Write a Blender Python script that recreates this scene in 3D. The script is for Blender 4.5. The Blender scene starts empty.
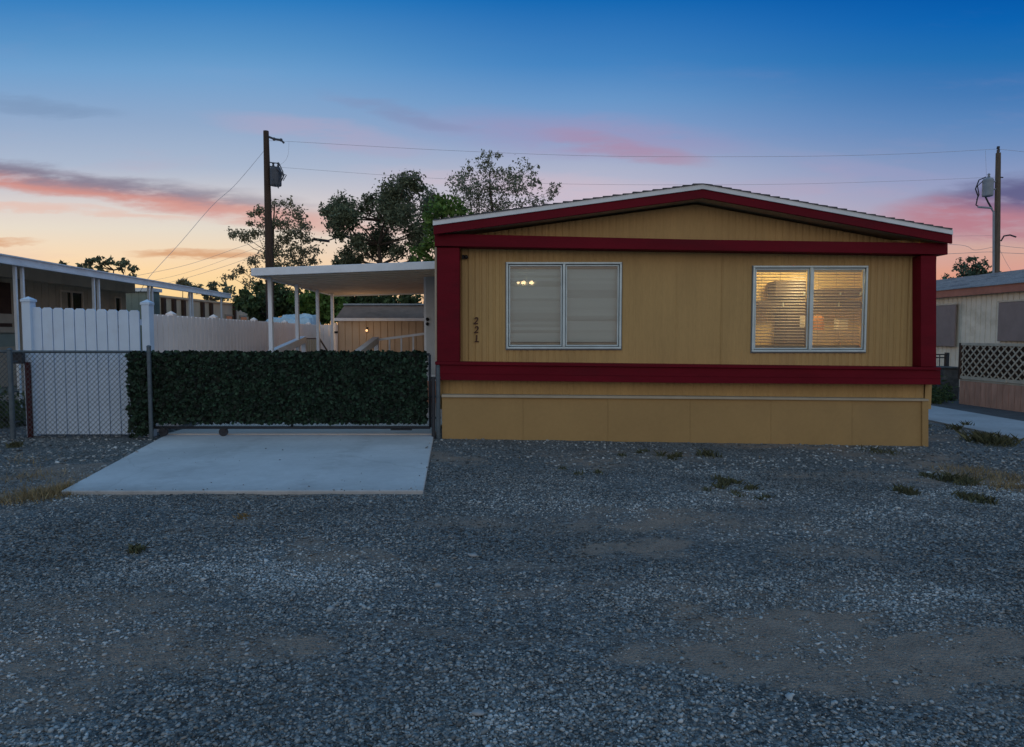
import bpy, bmesh, math, random
import numpy as np
from mathutils import Vector, Matrix
R = math.radians
SC = bpy.context.scene
COL = SC.collection

# ------------------------------------------------------------------ camera
F_PX, PITCH, CAM_H = 683.0, R(3.27), 1.56
cam_data = bpy.data.cameras.new("camera")
cam = bpy.data.objects.new("camera", cam_data)
COL.objects.link(cam)
cam.location = (0, 0, CAM_H)
cam.rotation_euler = (R(90) - PITCH, 0, 0)
cam_data.sensor_width = 36.0
cam_data.lens = 36.0 * F_PX / 1024.0
cam_data.clip_end = 2000
SC.camera = cam
SC.view_settings.view_transform = 'Standard'
SC.view_settings.look = 'None'
SC.view_settings.exposure = 0.0
SC.view_settings.gamma = 1.0
SC.cycles.use_denoising = True
SC.cycles.max_bounces = 8
SC.cycles.transparent_max_bounces = 24
CP, SP = math.cos(PITCH), math.sin(PITCH)


def at(px, py, Y):
    """world point seen at pixel (px, py) at distance Y in front of the camera"""
    cx, cy = (px - 512) / F_PX, (373.5 - py) / F_PX
    d = Vector((cx, CP + cy * SP, -SP + cy * CP))
    t = Y / d.y
    return Vector((d.x * t, Y, CAM_H + d.z * t))


# ------------------------------------------------------------------ world
class NT:
    def __init__(self, tree):
        self.t = tree

    def n(self, typ, **kw):
        nd = self.t.nodes.new(typ)
        for k, v in kw.items():
            setattr(nd, k, v)
        return nd

    def link(self, a, b):
        self.t.links.new(a, b)

    def put(self, sock, v):
        if hasattr(v, 'links') or isinstance(v, bpy.types.NodeSocket):
            self.link(v, sock)
        else:
            sock.default_value = v

    def m(self, op, a, b=None, c=None, clamp=False):
        nd = self.n('ShaderNodeMath', operation=op)
        nd.use_clamp = clamp
        for i, v in enumerate((a, b, c)):
            if v is not None:
                self.put(nd.inputs[i], v)
        return nd.outputs[0]

    def mix(self, f, a, b, blend='MIX'):
        nd = self.n('ShaderNodeMix', data_type='RGBA', blend_type=blend)
        nd.clamp_factor = True
        self.put(nd.inputs[0], f)
        for i, v in ((6, a), (7, b)):
            if isinstance(v, tuple) and len(v) == 3:
                v = v + (1,)
            self.put(nd.inputs[i], v)
        return nd.outputs[2]

    def ramp(self, fac, stops, interp='LINEAR'):
        nd = self.n('ShaderNodeValToRGB')
        cr = nd.color_ramp
        cr.interpolation = interp
        while len(cr.elements) < len(stops):
            cr.elements.new(0.5)
        for e, (p, c) in zip(cr.elements, stops):
            e.position = p
            e.color = tuple(c) + (1,) if len(c) == 3 else c
        self.link(fac, nd.inputs[0])
        return nd.outputs[0]

    def smooth(self, v, lo, hi):
        nd = self.n('ShaderNodeMapRange', interpolation_type='SMOOTHSTEP')
        self.put(nd.inputs[0], v)
        nd.inputs[1].default_value = lo
        nd.inputs[2].default_value = hi
        return nd.outputs[0]

    def noise(self, vec, scale, detail=3.0, rough=0.55):
        nd = self.n('ShaderNodeTexNoise')
        if vec is not None:
            self.link(vec, nd.inputs['Vector'])
        nd.inputs['Scale'].default_value = scale
        nd.inputs['Detail'].default_value = detail
        nd.inputs['Roughness'].default_value = rough
        return nd


def lin(r, g, b):
    f = lambda c: (c / 255 / 12.92) if c / 255 <= 0.04045 else ((c / 255 + 0.055) / 1.055) ** 2.4
    return (f(r), f(g), f(b))


world = bpy.data.worlds.new("World")
SC.world = world
world.use_nodes = True
wt = world.node_tree
wt.nodes.clear()
W = NT(wt)
tc = W.n('ShaderNodeTexCoord')
sep = W.n('ShaderNodeSeparateXYZ')
W.link(tc.outputs['Generated'], sep.inputs[0])
dx, dy, dz = sep.outputs
# twilight colours by height above the horizon: sunset side ahead-left, dusk blue ahead-right, soft mauve behind
nrm = W.m('SQRT', W.m('ADD', W.m('MULTIPLY', dz, dz), W.m('ADD', W.m('MULTIPLY', dy, dy), W.m('ADD', W.m('MULTIPLY', W.m('MULTIPLY', dx, dx), 0.10), 1e-4))))
zz = W.m('MAXIMUM', W.m('DIVIDE', dz, nrm), 0.0)
ahead_left = W.ramp(zz, [(0.0, lin(236, 182, 120)), (0.06, lin(246, 212, 152)), (0.09, lin(249, 214, 165)), (0.11, lin(243, 215, 180)), (0.15, lin(226, 217, 203)), (0.18, lin(215, 207, 205)), (0.232, lin(168, 183, 206)),
                         (0.286, lin(142, 168, 202)), (0.348, lin(108, 158, 205)), (0.377, lin(86, 146, 199)), (0.43, lin(38, 122, 190)), (0.56, lin(40, 116, 186)), (1.0, lin(112, 160, 200))])
ahead_mid = W.ramp(zz, [(0.0, lin(240, 178, 132)), (0.11, lin(222, 192, 186)), (0.183, lin(198, 190, 206)), (0.232, lin(172, 178, 202)), (0.27, lin(138, 160, 200)), (0.318, lin(104, 150, 200)), (0.36, lin(66, 131, 193)), (0.43, lin(14, 103, 178)), (0.56, lin(40, 116, 186)), (1.0, lin(112, 160, 200))])
ahead_right = W.ramp(zz, [(0.0, lin(216, 140, 110)), (0.08, lin(222, 154, 130)), (0.12, lin(208, 166, 154)), (0.17, lin(168, 162, 186)), (0.204, lin(146, 156, 192)), (0.253, lin(112, 142, 188)), (0.286, lin(88, 132, 186)), (0.318, lin(66, 120, 180)),
                          (0.36, lin(32, 109, 177)), (0.40, lin(6, 97, 175)), (0.43, lin(0, 87, 168)), (0.56, lin(40, 116, 186)), (1.0, lin(112, 160, 200))])
behind = W.ramp(zz, [(0.0, lin(234, 216, 206)), (0.2, lin(240, 226, 218)), (0.45, lin(206, 214, 220)), (0.75, lin(150, 180, 206)), (1.0, lin(112, 160, 200))])
hyp = W.m('SQRT', W.m('ADD', W.m('MULTIPLY', dx, dx), W.m('ADD', W.m('MULTIPLY', dy, dy), 1e-5)))
az = W.m('DIVIDE', dx, hyp)
sky = W.mix(W.smooth(az, -0.42, 0.12), ahead_left, ahead_mid)
sky = W.mix(W.smooth(az, 0.08, 0.6), sky, ahead_right)
# clouds, each a long drifting patch in its own direction of the sky
ysafe = W.m('MAXIMUM', dy, 0.12)
u = W.m('DIVIDE', dx, ysafe)
v = W.m('DIVIDE', dz, ysafe)
comb = W.n('ShaderNodeCombineXYZ')
W.link(u, comb.inputs[0])
W.link(W.m('MULTIPLY', v, 5.0), comb.inputs[1])
wisp = W.noise(comb.outputs[0], 3.0, 6.0, 0.6).outputs[0]
wisp2 = W.noise(comb.outputs[0], 9.0, 5.0, 0.6).outputs[0]
vd = W.m('ADD', v, W.m('MULTIPLY', W.m('SUBTRACT', wisp, 0.5), 0.060))
vd = W.m('ADD', vd, W.m('MULTIPLY', W.m('SUBTRACT', wisp2, 0.5), 0.022))
ahead = W.smooth(dy, 0.15, 0.4)


def uv(px, py):
    p = at(px, py, 1.0)
    return p.x, p.z - CAM_H


def cloud(base, px0, py0, px1, py1, half_px, tint, strength, soft=1.0, dark=None, dark_shift=0.0):
    """elongated cloud between two directions; tint below, darker on top"""
    global sky
    (u0, v0), (u1, v1) = uv(px0, py0), uv(px1, py1)
    cu, cv, ru = (u0 + u1) / 2, (v0 + v1) / 2, abs(u1 - u0) / 2
    slope = (v1 - v0) / (u1 - u0)
    rv = half_px / F_PX
    du = W.m('SUBTRACT', u, cu)
    dv = W.m('SUBTRACT', W.m('SUBTRACT', vd, cv), W.m('MULTIPLY', du, slope))
    a = W.m('DIVIDE', du, ru)
    b = W.m('DIVIDE', dv, rv)
    q = W.m('SUBTRACT', 1.0, W.m('ADD', W.m('MULTIPLY', a, a), W.m('MULTIPLY', b, b)))
    msk = W.m('MULTIPLY', W.smooth(q, -0.35, soft), W.smooth(wisp2, 0.18, 0.55))
    msk = W.m('MULTIPLY', W.m('MULTIPLY', msk, strength), ahead)
    if dark is None:
        c = tint + (1,)
    else:
        c = W.mix(W.smooth(W.m('ADD', b, W.m('MULTIPLY', a, dark_shift)), -0.45, 0.45), tint, dark)
    sky = W.mix(msk, sky, c)


cloud(0, -260, 146, 345, 214, 16, lin(204, 126, 116), 0.82, 0.95, lin(112, 102, 128))
cloud(0, 150, 200, 430, 238, 11, lin(216, 148, 136), 0.6, 1.2)
cloud(0, -120, 203, 235, 218, 5, lin(226, 184, 170), 0.6, 1.0)
cloud(0, 535, 132, 715, 168, 12, lin(178, 128, 148), 0.75, 1.3)
cloud(0, 400, 122, 770, 150, 24, lin(160, 146, 184), 0.6, 1.3)
cloud(0, 560, 215, 860, 176, 12, lin(180, 160, 182), 0.35, 1.2)
cloud(0, 880, 216, 1180, 206, 30, lin(182, 122, 136), 0.9, 0.7, lin(90, 88, 130), 0.95)
cloud(0, 128, 253, 268, 257, 5, lin(208, 152, 112), 0.85, 0.9)
cloud(0, -90, 240, 42, 241, 4, lin(210, 156, 120), 0.85, 0.9)
cloud(0, -40, 98, 130, 118, 9, lin(112, 140, 176), 0.5, 1.1)
cloud(0, 320, 92, 480, 134, 10, lin(130, 138, 176), 0.45, 1.1)
cloud(0, 350, 172, 700, 196, 14, lin(218, 186, 194), 0.4, 1.2)
cloud(0, 200, 118, 440, 150, 14, lin(176, 164, 192), 0.55, 1.2)
cloud(0, 760, 150, 980, 186, 9, lin(158, 156, 192), 0.4, 1.2)
sky = W.mix(W.m('MULTIPLY', W.m('MULTIPLY', W.smooth(wisp, 0.52, 0.8), W.smooth(dz, 0.42, 0.12)), W.m('MULTIPLY', ahead, 0.28)), sky, lin(196, 160, 178) + (1,))
sky = W.mix(W.smooth(dy, 0.25, -0.35), sky, behind)
# below the horizon: dim ground tone
sky = W.mix(W.smooth(dz, 0.0, -0.03), sky, (0.05, 0.05, 0.055))
nish = W.n('ShaderNodeTexSky', sky_type='NISHITA', sun_disc=False)
SUN_EL, SUN_AZ = R(3.0), R(-38)          # low sunset sun ahead and to the left
nish.sun_elevation = SUN_EL
nish.sun_rotation = SUN_AZ
bg1 = W.n('ShaderNodeBackground')
W.link(sky, bg1.inputs[0])
bg1.inputs[1].default_value = 1.0
bg2 = W.n('ShaderNodeBackground')
W.link(nish.outputs[0], bg2.inputs[0])
bg2.inputs[1].default_value = 0.002
ad = W.n('ShaderNodeAddShader')
W.link(bg1.outputs[0], ad.inputs[0])
W.link(bg2.outputs[0], ad.inputs[1])
wo = W.n('ShaderNodeOutputWorld')
W.link(ad.outputs[0], wo.inputs[0])

sun_d = bpy.data.lights.new("sun", 'SUN')
sun_d.energy = 0.25
sun_d.angle = R(14)
sun_d.color = (1.0, 0.72, 0.45)
sun = bpy.data.objects.new("sun", sun_d)
COL.objects.link(sun)
sdir = Vector((math.sin(SUN_AZ) * math.cos(SUN_EL), math.cos(SUN_AZ) * math.cos(SUN_EL), math.sin(SUN_EL)))
sun.rotation_euler = sdir.to_track_quat('Z', 'Y').to_euler()
sun.location = (0, 0, 30)

# ------------------------------------------------------------------ materials
MATS = {}


def mat(name, col, rough=0.75, var=0.18, scale=6.0, bump=0.0, bscale=60.0, spec=0.3, metal=0.0, dirt=None, stretch=None, fine=0.0):
    m = bpy.data.materials.new(name)
    m.use_nodes = True
    t = NT(m.node_tree)
    b = m.node_tree.nodes['Principled BSDF']
    tcn = t.n('ShaderNodeTexCoord')
    vec = tcn.outputs['Object']
    if stretch:
        mp = t.n('ShaderNodeMapping')
        mp.inputs['Scale'].default_value = stretch
        t.link(vec, mp.inputs[0])
        vec = mp.outputs[0]
    nz = t.noise(vec, scale, 5.0, 0.6).outputs[0]
    lo = tuple(c * (1 - var) for c in col)
    hi = tuple(min(1, c * (1 + var)) for c in col)
    c = t.ramp(nz, [(0.3, lo), (0.7, hi)])
    if fine:
        nf = t.noise(vec, scale * 14, 3.0, 0.7).outputs[0]
        c = t.mix(fine, c, t.ramp(nf, [(0.35, tuple(x * 0.55 for x in col)), (0.65, tuple(min(1, x * 1.35) for x in col))]))
    if dirt:
        nd = t.noise(vec, scale * 0.45, 7.0, 0.68).outputs[0]
        c = t.mix(t.m('MULTIPLY', t.smooth(nd, 0.50, 0.72), dirt[1]), c, dirt[0])
    t.link(c, b.inputs['Base Color'])
    b.inputs['Roughness'].default_value = rough
    b.inputs['Specular IOR Level'].default_value = spec
    b.inputs['Metallic'].default_value = metal
    if bump:
        nb = t.noise(vec, bscale, 4.0, 0.6).outputs[0]
        bp = t.n('ShaderNodeBump')
        bp.inputs['Strength'].default_value = bump
        bp.inputs['Distance'].default_value = 0.02
        t.link(nb, bp.inputs['Height'])
        t.link(bp.outputs[0], b.inputs['Normal'])
    MATS[name] = m
    return m


def leafmat(name, col, trans=0.25, var=0.45):
    m = bpy.data.materials.new(name)
    m.use_nodes = True
    t = NT(m.node_tree)
    b = m.node_tree.nodes['Principled BSDF']
    g = t.n('ShaderNodeNewGeometry')
    rnd = g.outputs['Random Per Island']
    c = t.ramp(rnd, [(0.0, tuple(x * (1 - var) for x in col)), (0.6, col), (0.93, tuple(x * (1 + var) for x in col)), (1.0, tuple(x * (1 + 2.2 * var) for x in col))])
    t.link(c, b.inputs['Base Color'])
    b.inputs['Roughness'].default_value = 0.6
    b.inputs['Specular IOR Level'].default_value = 0.25
    tr = t.n('ShaderNodeBsdfTranslucent')
    t.link(c, tr.inputs[0])
    mx = t.n('ShaderNodeMixShader')
    mx.inputs[0].default_value = trans
    t.link(b.outputs[0], mx.inputs[1])
    t.link(tr.outputs[0], mx.inputs[2])
    t.link(mx.outputs[0], m.node_tree.nodes['Material Output'].inputs[0])
    MATS[name] = m
    return m


def emis(name, col, s):
    m = bpy.data.materials.new(name)
    m.use_nodes = True
    b = m.node_tree.nodes['Principled BSDF']
    b.inputs['Base Color'].default_value = col + (1,)
    b.inputs['Emission Color'].default_value = col + (1,)
    b.inputs['Emission Strength'].default_value = s
    return m


TAN = (0.405, 0.268, 0.110)
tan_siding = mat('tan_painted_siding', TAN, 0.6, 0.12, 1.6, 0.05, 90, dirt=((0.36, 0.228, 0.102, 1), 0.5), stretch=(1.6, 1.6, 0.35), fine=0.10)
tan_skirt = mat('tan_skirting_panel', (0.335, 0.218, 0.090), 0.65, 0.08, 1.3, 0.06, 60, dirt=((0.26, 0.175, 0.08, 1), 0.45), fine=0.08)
red_paint = mat('dark_red_paint', (0.122, 0.0032, 0.0115), 0.65, 0.18, 2.0, 0.12, 30, spec=0.13, dirt=((0.075, 0.006, 0.012, 1), 0.6), stretch=(0.5, 2, 2), fine=0.08)
soffit_m = mat('soffit_board', (0.46, 0.36, 0.21), 0.8, 0.15, 3, dirt=((0.2, 0.15, 0.09, 1), 0.6))
drip_m = mat('weathered_white_metal_edge', (0.66, 0.71, 0.76), 0.5, 0.1, 3, 0.03, 40, dirt=((0.5, 0.53, 0.56, 1), 0.4))
shingle_m = mat('asphalt_shingle', (0.085, 0.09, 0.1), 0.95, 0.35, 7, 0.6, 40, fine=0.4)
blue_shingle = mat('blue_grey_shingle', (0.27, 0.31, 0.35), 0.95, 0.3, 3, 0.5, 25, fine=0.45, dirt=((0.10, 0.12, 0.15, 1), 0.8))
strip_m = mat('pale_trim_strip', (0.37, 0.315, 0.235), 0.6, 0.12, 3, dirt=((0.4, 0.34, 0.25, 1), 0.6))
alu = mat('aluminium_frame', (0.46, 0.56, 0.60), 0.4, 0.1, 6, 0.03, 80, spec=0.5, metal=0.35)
alu_dark = mat('window_track', (0.14, 0.16, 0.18), 0.5, 0.1, 6)
white_metal = mat('white_painted_metal', (0.72, 0.78, 0.86), 0.45, 0.07, 4, 0.02, 40, dirt=((0.5, 0.49, 0.46, 1), 0.4))
under_m = mat('carport_underside', (0.82, 0.69, 0.55), 0.7, 0.08, 3, dirt=((0.74, 0.60, 0.46, 1), 0.4))
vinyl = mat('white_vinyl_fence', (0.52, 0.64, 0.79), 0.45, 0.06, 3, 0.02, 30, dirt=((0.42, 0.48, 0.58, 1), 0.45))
vinyl_pink = mat('warm_lit_vinyl_fence', (0.84, 0.74, 0.70), 0.5, 0.06, 2.5, 0.02, 30, dirt=((0.7, 0.6, 0.56, 1), 0.4))  # same white vinyl, warm light on the long run put into its colour
galv = mat('galvanised_steel', (0.075, 0.105, 0.13), 0.5, 0.2, 20, 0.05, 60, spec=0.5, metal=0.4)
wire_m = mat('weathered_wire', (0.075, 0.09, 0.11), 0.6, 0.2, 20, metal=0.2)
cable_m = mat('pale_cable', (0.42, 0.41, 0.44), 0.8, 0.1, 5)  # lightened so the wires stand out less against the sky
darksteel = mat('dark_steel', (0.035, 0.04, 0.05), 0.5, 0.2, 20, metal=0.3)
black_m = mat('black_plastic', (0.012, 0.012, 0.014), 0.5, 0.2, 20)
number_m = mat('dark_bronze_number', (0.050, 0.020, 0.014), 0.4, 0.2, 30, metal=0.3)
wood_pole = mat('creosoted_pole', (0.060, 0.040, 0.030), 0.9, 0.4, 6, 0.5, 30, stretch=(4, 4, 0.4), fine=0.3)
wood_pale = mat('weathered_pale_pole', (0.125, 0.098, 0.076), 0.9, 0.35, 6, 0.5, 30, stretch=(4, 4, 0.4), fine=0.3)
grey_steel = mat('grey_painted_tank', (0.23, 0.26, 0.30), 0.55, 0.15, 5)
trafo_m = mat('dark_grey_tank', (0.07, 0.08, 0.10), 0.55, 0.15, 5)
cream = mat('cream_siding', (0.74, 0.67, 0.55), 0.7, 0.1, 2, dirt=((0.4, 0.33, 0.22, 1), 0.5))
brown_siding = mat('brown_siding', (0.50, 0.43, 0.32), 0.8, 0.12, 2, dirt=((0.40, 0.33, 0.24, 1), 0.5))
cream_dim = mat('beige_band', (0.70, 0.59, 0.46), 0.75, 0.12, 2)
beige_wall = mat('beige_wall', (0.72, 0.57, 0.40), 0.8, 0.1, 1.5, dirt=((0.5, 0.39, 0.27, 1), 0.4))
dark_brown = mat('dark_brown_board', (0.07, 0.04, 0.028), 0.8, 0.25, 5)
green_wall = mat('grey_green_siding', (0.24, 0.28, 0.24), 0.8, 0.12, 2)
pink_trim = mat('dusty_pink_trim', (0.36, 0.145, 0.105), 0.75, 0.15, 3)
pink_board = mat('pinkish_wood_boards', (0.58, 0.32, 0.235), 0.8, 0.2, 4, 0.1, 40, stretch=(2, 2, 0.5), dirt=((0.42, 0.22, 0.16, 1), 0.5))
lattice_m = mat('pale_lattice_wood', (0.56, 0.475, 0.375), 0.8, 0.15, 6)
shade_m = mat('grey_brown_sunshade', (0.25, 0.20, 0.19), 0.85, 0.1, 3, 0.05, 200)
shed_wall = mat('shed_ribbed_wall', (0.50, 0.40, 0.30), 0.65, 0.08, 2, dirt=((0.46, 0.33, 0.21, 1), 0.4))
shed_roof = mat('shed_brown_roof', (0.22, 0.14, 0.105), 0.95, 0.2, 3, spec=0.08)
tarp_m = mat('silver_blue_tarp', (0.42, 0.55, 0.64), 0.5, 0.3, 6, 0.5, 14, fine=0.3)
concrete = mat('concrete_slab', (0.46, 0.475, 0.495), 0.85, 0.14, 0.9, 0.12, 90, dirt=((0.34, 0.35, 0.36, 1), 0.7), fine=0.10)
concrete_pale = mat('pale_concrete', (0.60, 0.56, 0.53), 0.85, 0.1, 0.9, 0.12, 90, fine=0.08)
lane_m = mat('concrete_lane', (0.36, 0.38, 0.41), 0.9, 0.15, 0.9, 0.2, 60, dirt=((0.2, 0.2, 0.2, 1), 0.6), fine=0.15)
asphalt_m = mat('worn_asphalt', (0.085, 0.085, 0.09), 0.95, 0.3, 3, 0.4, 60, fine=0.3)
bark = mat('tree_bark', (0.075, 0.055, 0.042), 0.95, 0.35, 6, 0.6, 25, stretch=(2, 2, 0.5))
leaf_dark = leafmat('dark_green_leaf', (0.165, 0.185, 0.110), 0.42)
leaf_pine = leafmat('olive_needle', (0.24, 0.22, 0.13), 0.45)
leaf_sparse = leafmat('grey_green_leaf', (0.20, 0.21, 0.13), 0.45)
leaf_lime = leafmat('yellow_green_leaf', (0.12, 0.20, 0.045), 0.4)
leaf_bush = leafmat('bush_leaf', (0.075, 0.11, 0.045), 0.35)
leaf_ivy = leafmat('dark_ivy_leaf', (0.0105, 0.026, 0.0150), 0.03, 0.95)
grass_green = leafmat('weed_blade', (0.105, 0.11, 0.06), 0.25)
grass_dry = leafmat('dry_grass_blade', (0.27, 0.19, 0.09), 0.25)
leaf_teal = leafmat('pine_needle', (0.075, 0.125, 0.085), 0.25)
room_wall = mat('yellow_room_wall', (0.70, 0.56, 0.28), 0.8, 0.05, 2)
room_grey = mat('grey_room_wall', (0.3, 0.3, 0.3), 0.8, 0.05, 2)
cab_m = mat('dark_grey_cabinet', (0.060, 0.046, 0.040), 0.6, 0.15, 4)
cab_light = mat('cream_cabinet', (0.62, 0.52, 0.36), 0.6, 0.1, 4)
paper_m = mat('white_paper', (0.8, 0.78, 0.7), 0.8, 0.03, 4)
orange_m = mat('orange_tin', (0.55, 0.25, 0.07), 0.6, 0.1, 4)
blind_open = mat('cream_blind_slat', (0.22, 0.17, 0.11), 0.6, 0.05, 4)
bin_m = mat('dark_weathered_plastic', (0.06, 0.065, 0.07), 0.8, 0.4, 7, 0.3, 20, dirt=((0.16, 0.16, 0.155, 1), 0.7))
rust_red = mat('faded_red_post', (0.045, 0.004, 0.006), 0.75, 0.25, 5, 0.2, 30)
stone_white = mat('pale_stone', (0.26, 0.27, 0.28), 0.9, 0.25, 9, 0.5, 30)
bulb_m = emis('lit_bulb', (1.0, 0.66, 0.32), 13.0)
shed_lamp_m = emis('lit_shed_lamp', (1.0, 0.55, 0.25), 1.5)


def closed_blind_mat():
    m = bpy.data.materials.new('closed_grey_blind')
    m.use_nodes = True
    t = NT(m.node_tree)
    b = m.node_tree.nodes['Principled BSDF']
    b.inputs['Base Color'].default_value = (0.56, 0.73, 0.80, 1)
    b.inputs['Roughness'].default_value = 0.6
    tr = t.n('ShaderNodeBsdfTransparent')
    mx = t.n('ShaderNodeMixShader')
    mx.inputs[0].default_value = 0.14
    t.link(b.outputs[0], mx.inputs[1])
    t.link(tr.outputs[0], mx.inputs[2])
    t.link(mx.outputs[0], m.node_tree.nodes['Material Output'].inputs[0])
    return m


blind_closed = closed_blind_mat()


def glass_mat(name='window_glass', refl=0.9):
    m = bpy.data.materials.new(name)
    m.use_nodes = True
    t = NT(m.node_tree)
    m.node_tree.nodes.clear()
    o = t.n('ShaderNodeOutputMaterial')
    tr = t.n('ShaderNodeBsdfTransparent')
    tr.inputs[0].default_value = (0.93, 0.95, 0.94, 1)
    gl = t.n('ShaderNodeBsdfGlossy')
    gl.inputs['Roughness'].default_value = 0.02
    fr = t.n('ShaderNodeFresnel')
    fr.inputs[0].default_value = 1.5
    geo = t.n('ShaderNodeTexCoord')
    nz = t.noise(geo.outputs['Object'], 2.0, 2.0).outputs[0]
    bp = t.n('ShaderNodeBump')
    bp.inputs['Strength'].default_value = 0.05
    bp.inputs['Distance'].default_value = 0.02
    t.link(nz, bp.inputs['Height'])
    t.link(bp.outputs[0], gl.inputs['Normal'])
    mx = t.n('ShaderNodeMixShader')
    t.link(t.m('MULTIPLY', fr.outputs[0], refl * 1.6, clamp=True), mx.inputs[0])
    t.link(tr.outputs[0], mx.inputs[1])
    t.link(gl.outputs[0], mx.inputs[2])
    t.link(mx.outputs[0], o.inputs[0])
    return m


glass = glass_mat()
dark_glass = mat('dark_window_glass', (0.02, 0.022, 0.026), 0.12, 0.1, 3, spec=0.6)

# ------------------------------------------------------------------ builders
OFF = {}


class MB:
    """collects shapes, then links them as one mesh object"""

    def __init__(self):
        self.v, self.f = [], []

    def add(self, vs, fs):
        o = len(self.v)
        self.v += [tuple(p) for p in vs]
        self.f += [tuple(i + o for i in f) for f in fs]

    def box(self, a, b):
        x0, x1 = sorted((a[0], b[0])); y0, y1 = sorted((a[1], b[1])); z0, z1 = sorted((a[2], b[2]))
        self.add([(x0, y0, z0), (x1, y0, z0), (x1, y1, z0), (x0, y1, z0), (x0, y0, z1), (x1, y0, z1), (x1, y1, z1), (x0, y1, z1)],
                 [(0, 3, 2, 1), (4, 5, 6, 7), (0, 1, 5, 4), (1, 2, 6, 5), (2, 3, 7, 6), (3, 0, 4, 7)])

    def prism(self, pts, yb):
        """polygon (list of points at one distance) pushed straight back to yb"""
        n = len(pts)
        vs = [tuple(p) for p in pts] + [(p[0], yb, p[2]) for p in pts]
        self.add(vs, [tuple(range(n)), tuple(range(2 * n - 1, n - 1, -1))] + [(i, i + n, (i + 1) % n + n, (i + 1) % n) for i in range(n)])

    def pxprism(self, px, Y, yb):
        self.prism([at(x, y, Y) for x, y in px], yb)

    def extrude(self, pts, vec):
        n = len(pts)
        vec = Vector(vec)
        vs = [tuple(p) for p in pts] + [tuple(Vector(p) + vec) for p in pts]
        self.add(vs, [tuple(range(n)), tuple(range(2 * n - 1, n - 1, -1))] + [(i, i + n, (i + 1) % n + n, (i + 1) % n) for i in range(n)])

    def bar(self, a, b, w, h, up=(0, 0, 1)):
        """rectangular bar from a to b, w wide and h high"""
        a, b = Vector(a), Vector(b)
        d = (b - a).normalized()
        s = d.cross(Vector(up))
        if s.length < 1e-4:
            s = d.cross(Vector((1, 0, 0)))
        s.normalize()
        t = s.cross(d)
        q = [s * (w / 2) + t * (h / 2), -s * (w / 2) + t * (h / 2), -s * (w / 2) - t * (h / 2), s * (w / 2) - t * (h / 2)]
        self.add([a + k for k in q] + [b + k for k in q], [(0, 1, 2, 3), (7, 6, 5, 4)] + [(i, i + 4, (i + 1) % 4 + 4, (i + 1) % 4) for i in range(4)])

    def tube(self, path, rad, n=8):
        path = [Vector(p) for p in path]
        if not hasattr(rad, '__len__'):
            rad = [rad] * len(path)
        o = len(self.v)
        ref = None
        for i, p in enumerate(path):
            d = (path[min(i + 1, len(path) - 1)] - path[max(i - 1, 0)]).normalized()
            if ref is None:
                ref = d.cross(Vector((0.123, 0.9, 0.41)))
                if ref.length < 1e-3:
                    ref = d.cross(Vector((1, 0, 0)))
            s = (ref - d * ref.dot(d)).normalized()
            ref = s
            t = d.cross(s)
            for k in range(n):
                a = 2 * math.pi * k / n
                self.v.append(tuple(p + (s * math.cos(a) + t * math.sin(a)) * rad[i]))
        for i in range(len(path) - 1):
            for k in range(n):
                self.f.append((o + i * n + k, o + i * n + (k + 1) % n, o + (i + 1) * n + (k + 1) % n, o + (i + 1) * n + k))
        self.f.append(tuple(o + k for k in range(n))[::-1])
        e = o + (len(path) - 1) * n
        self.f.append(tuple(e + k for k in range(n)))

    def lathe(self, c, prof, n=16):
        """profile of (radius, z) turned round a vertical axis at c"""
        o = len(self.v)
        for r, z in prof:
            for k in range(n):
                a = 2 * math.pi * k / n
                self.v.append((c[0] + r * math.cos(a), c[1] + r * math.sin(a), c[2] + z))
        for i in range(len(prof) - 1):
            for k in range(n):
                self.f.append((o + i * n + k, o + i * n + (k + 1) % n, o + (i + 1) * n + (k + 1) % n, o + (i + 1) * n + k))
        self.f.append(tuple(o + k for k in range(n))[::-1])
        e = o + (len(prof) - 1) * n
        self.f.append(tuple(e + k for k in range(n)))

    def ball(self, c, r, n=10, sq=(1, 1, 1)):
        prof = [(math.sin(math.pi * i / n) * r + 1e-4, -math.cos(math.pi * i / n) * r) for i in range(n + 1)]
        o = len(self.v)
        self.lathe((0, 0, 0), prof, n + 4)
        for i in range(o, len(self.v)):
            p = self.v[i]
            self.v[i] = (c[0] + p[0] * sq[0], c[1] + p[1] * sq[1], c[2] + p[2] * sq[2])

    def quads(self, arr):
        """arr: (n, k, 3) array of loose faces"""
        n, k = arr.shape[:2]
        o = len(self.v)
        self.v += [tuple(p) for p in arr.reshape(-1, 3).tolist()]
        self.f += [tuple(range(o + i * k, o + i * k + k)) for i in range(n)]

    def corr(self, A, B, z0, ztop, P=0.1, gw=0.02, gd=0.012, side=1, holes=(), phase=0.0, jitter=0, fade=None):
        """ribbed sheet wall from A to B (x, y): grooves gw wide and gd deep every P"""
        A, B = Vector((A[0], A[1])), Vector((B[0], B[1]))
        L = (B - A).length
        d = (B - A) / L
        nrm = Vector((d.y, -d.x)) * side
        zt = ztop if callable(ztop) else (lambda s: ztop)
        rr = random.Random(5)
        prof = [(0.0, 0.0)]
        s = phase
        while s < L:
            q = s + (rr.uniform(-jitter, jitter) if jitter else 0)
            for ds, dep in ((0, 0), (gw * 0.3, gd), (gw * 0.7, gd), (gw, 0)):
                if 0 < q + ds < L:
                    prof.append((q + ds, dep * (fade(q) if fade else 1)))
            s += P
        prof.append((L, 0.0))
        cuts = sorted({h for hh in holes for h in hh[:2]})
        ss = [p[0] for p in prof]
        dd = [p[1] for p in prof]
        allp = sorted(set([round(x, 5) for x in ss] + [round(c, 5) for c in cuts]))
        dep = lambda x: float(np.interp(x, ss, dd))
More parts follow.
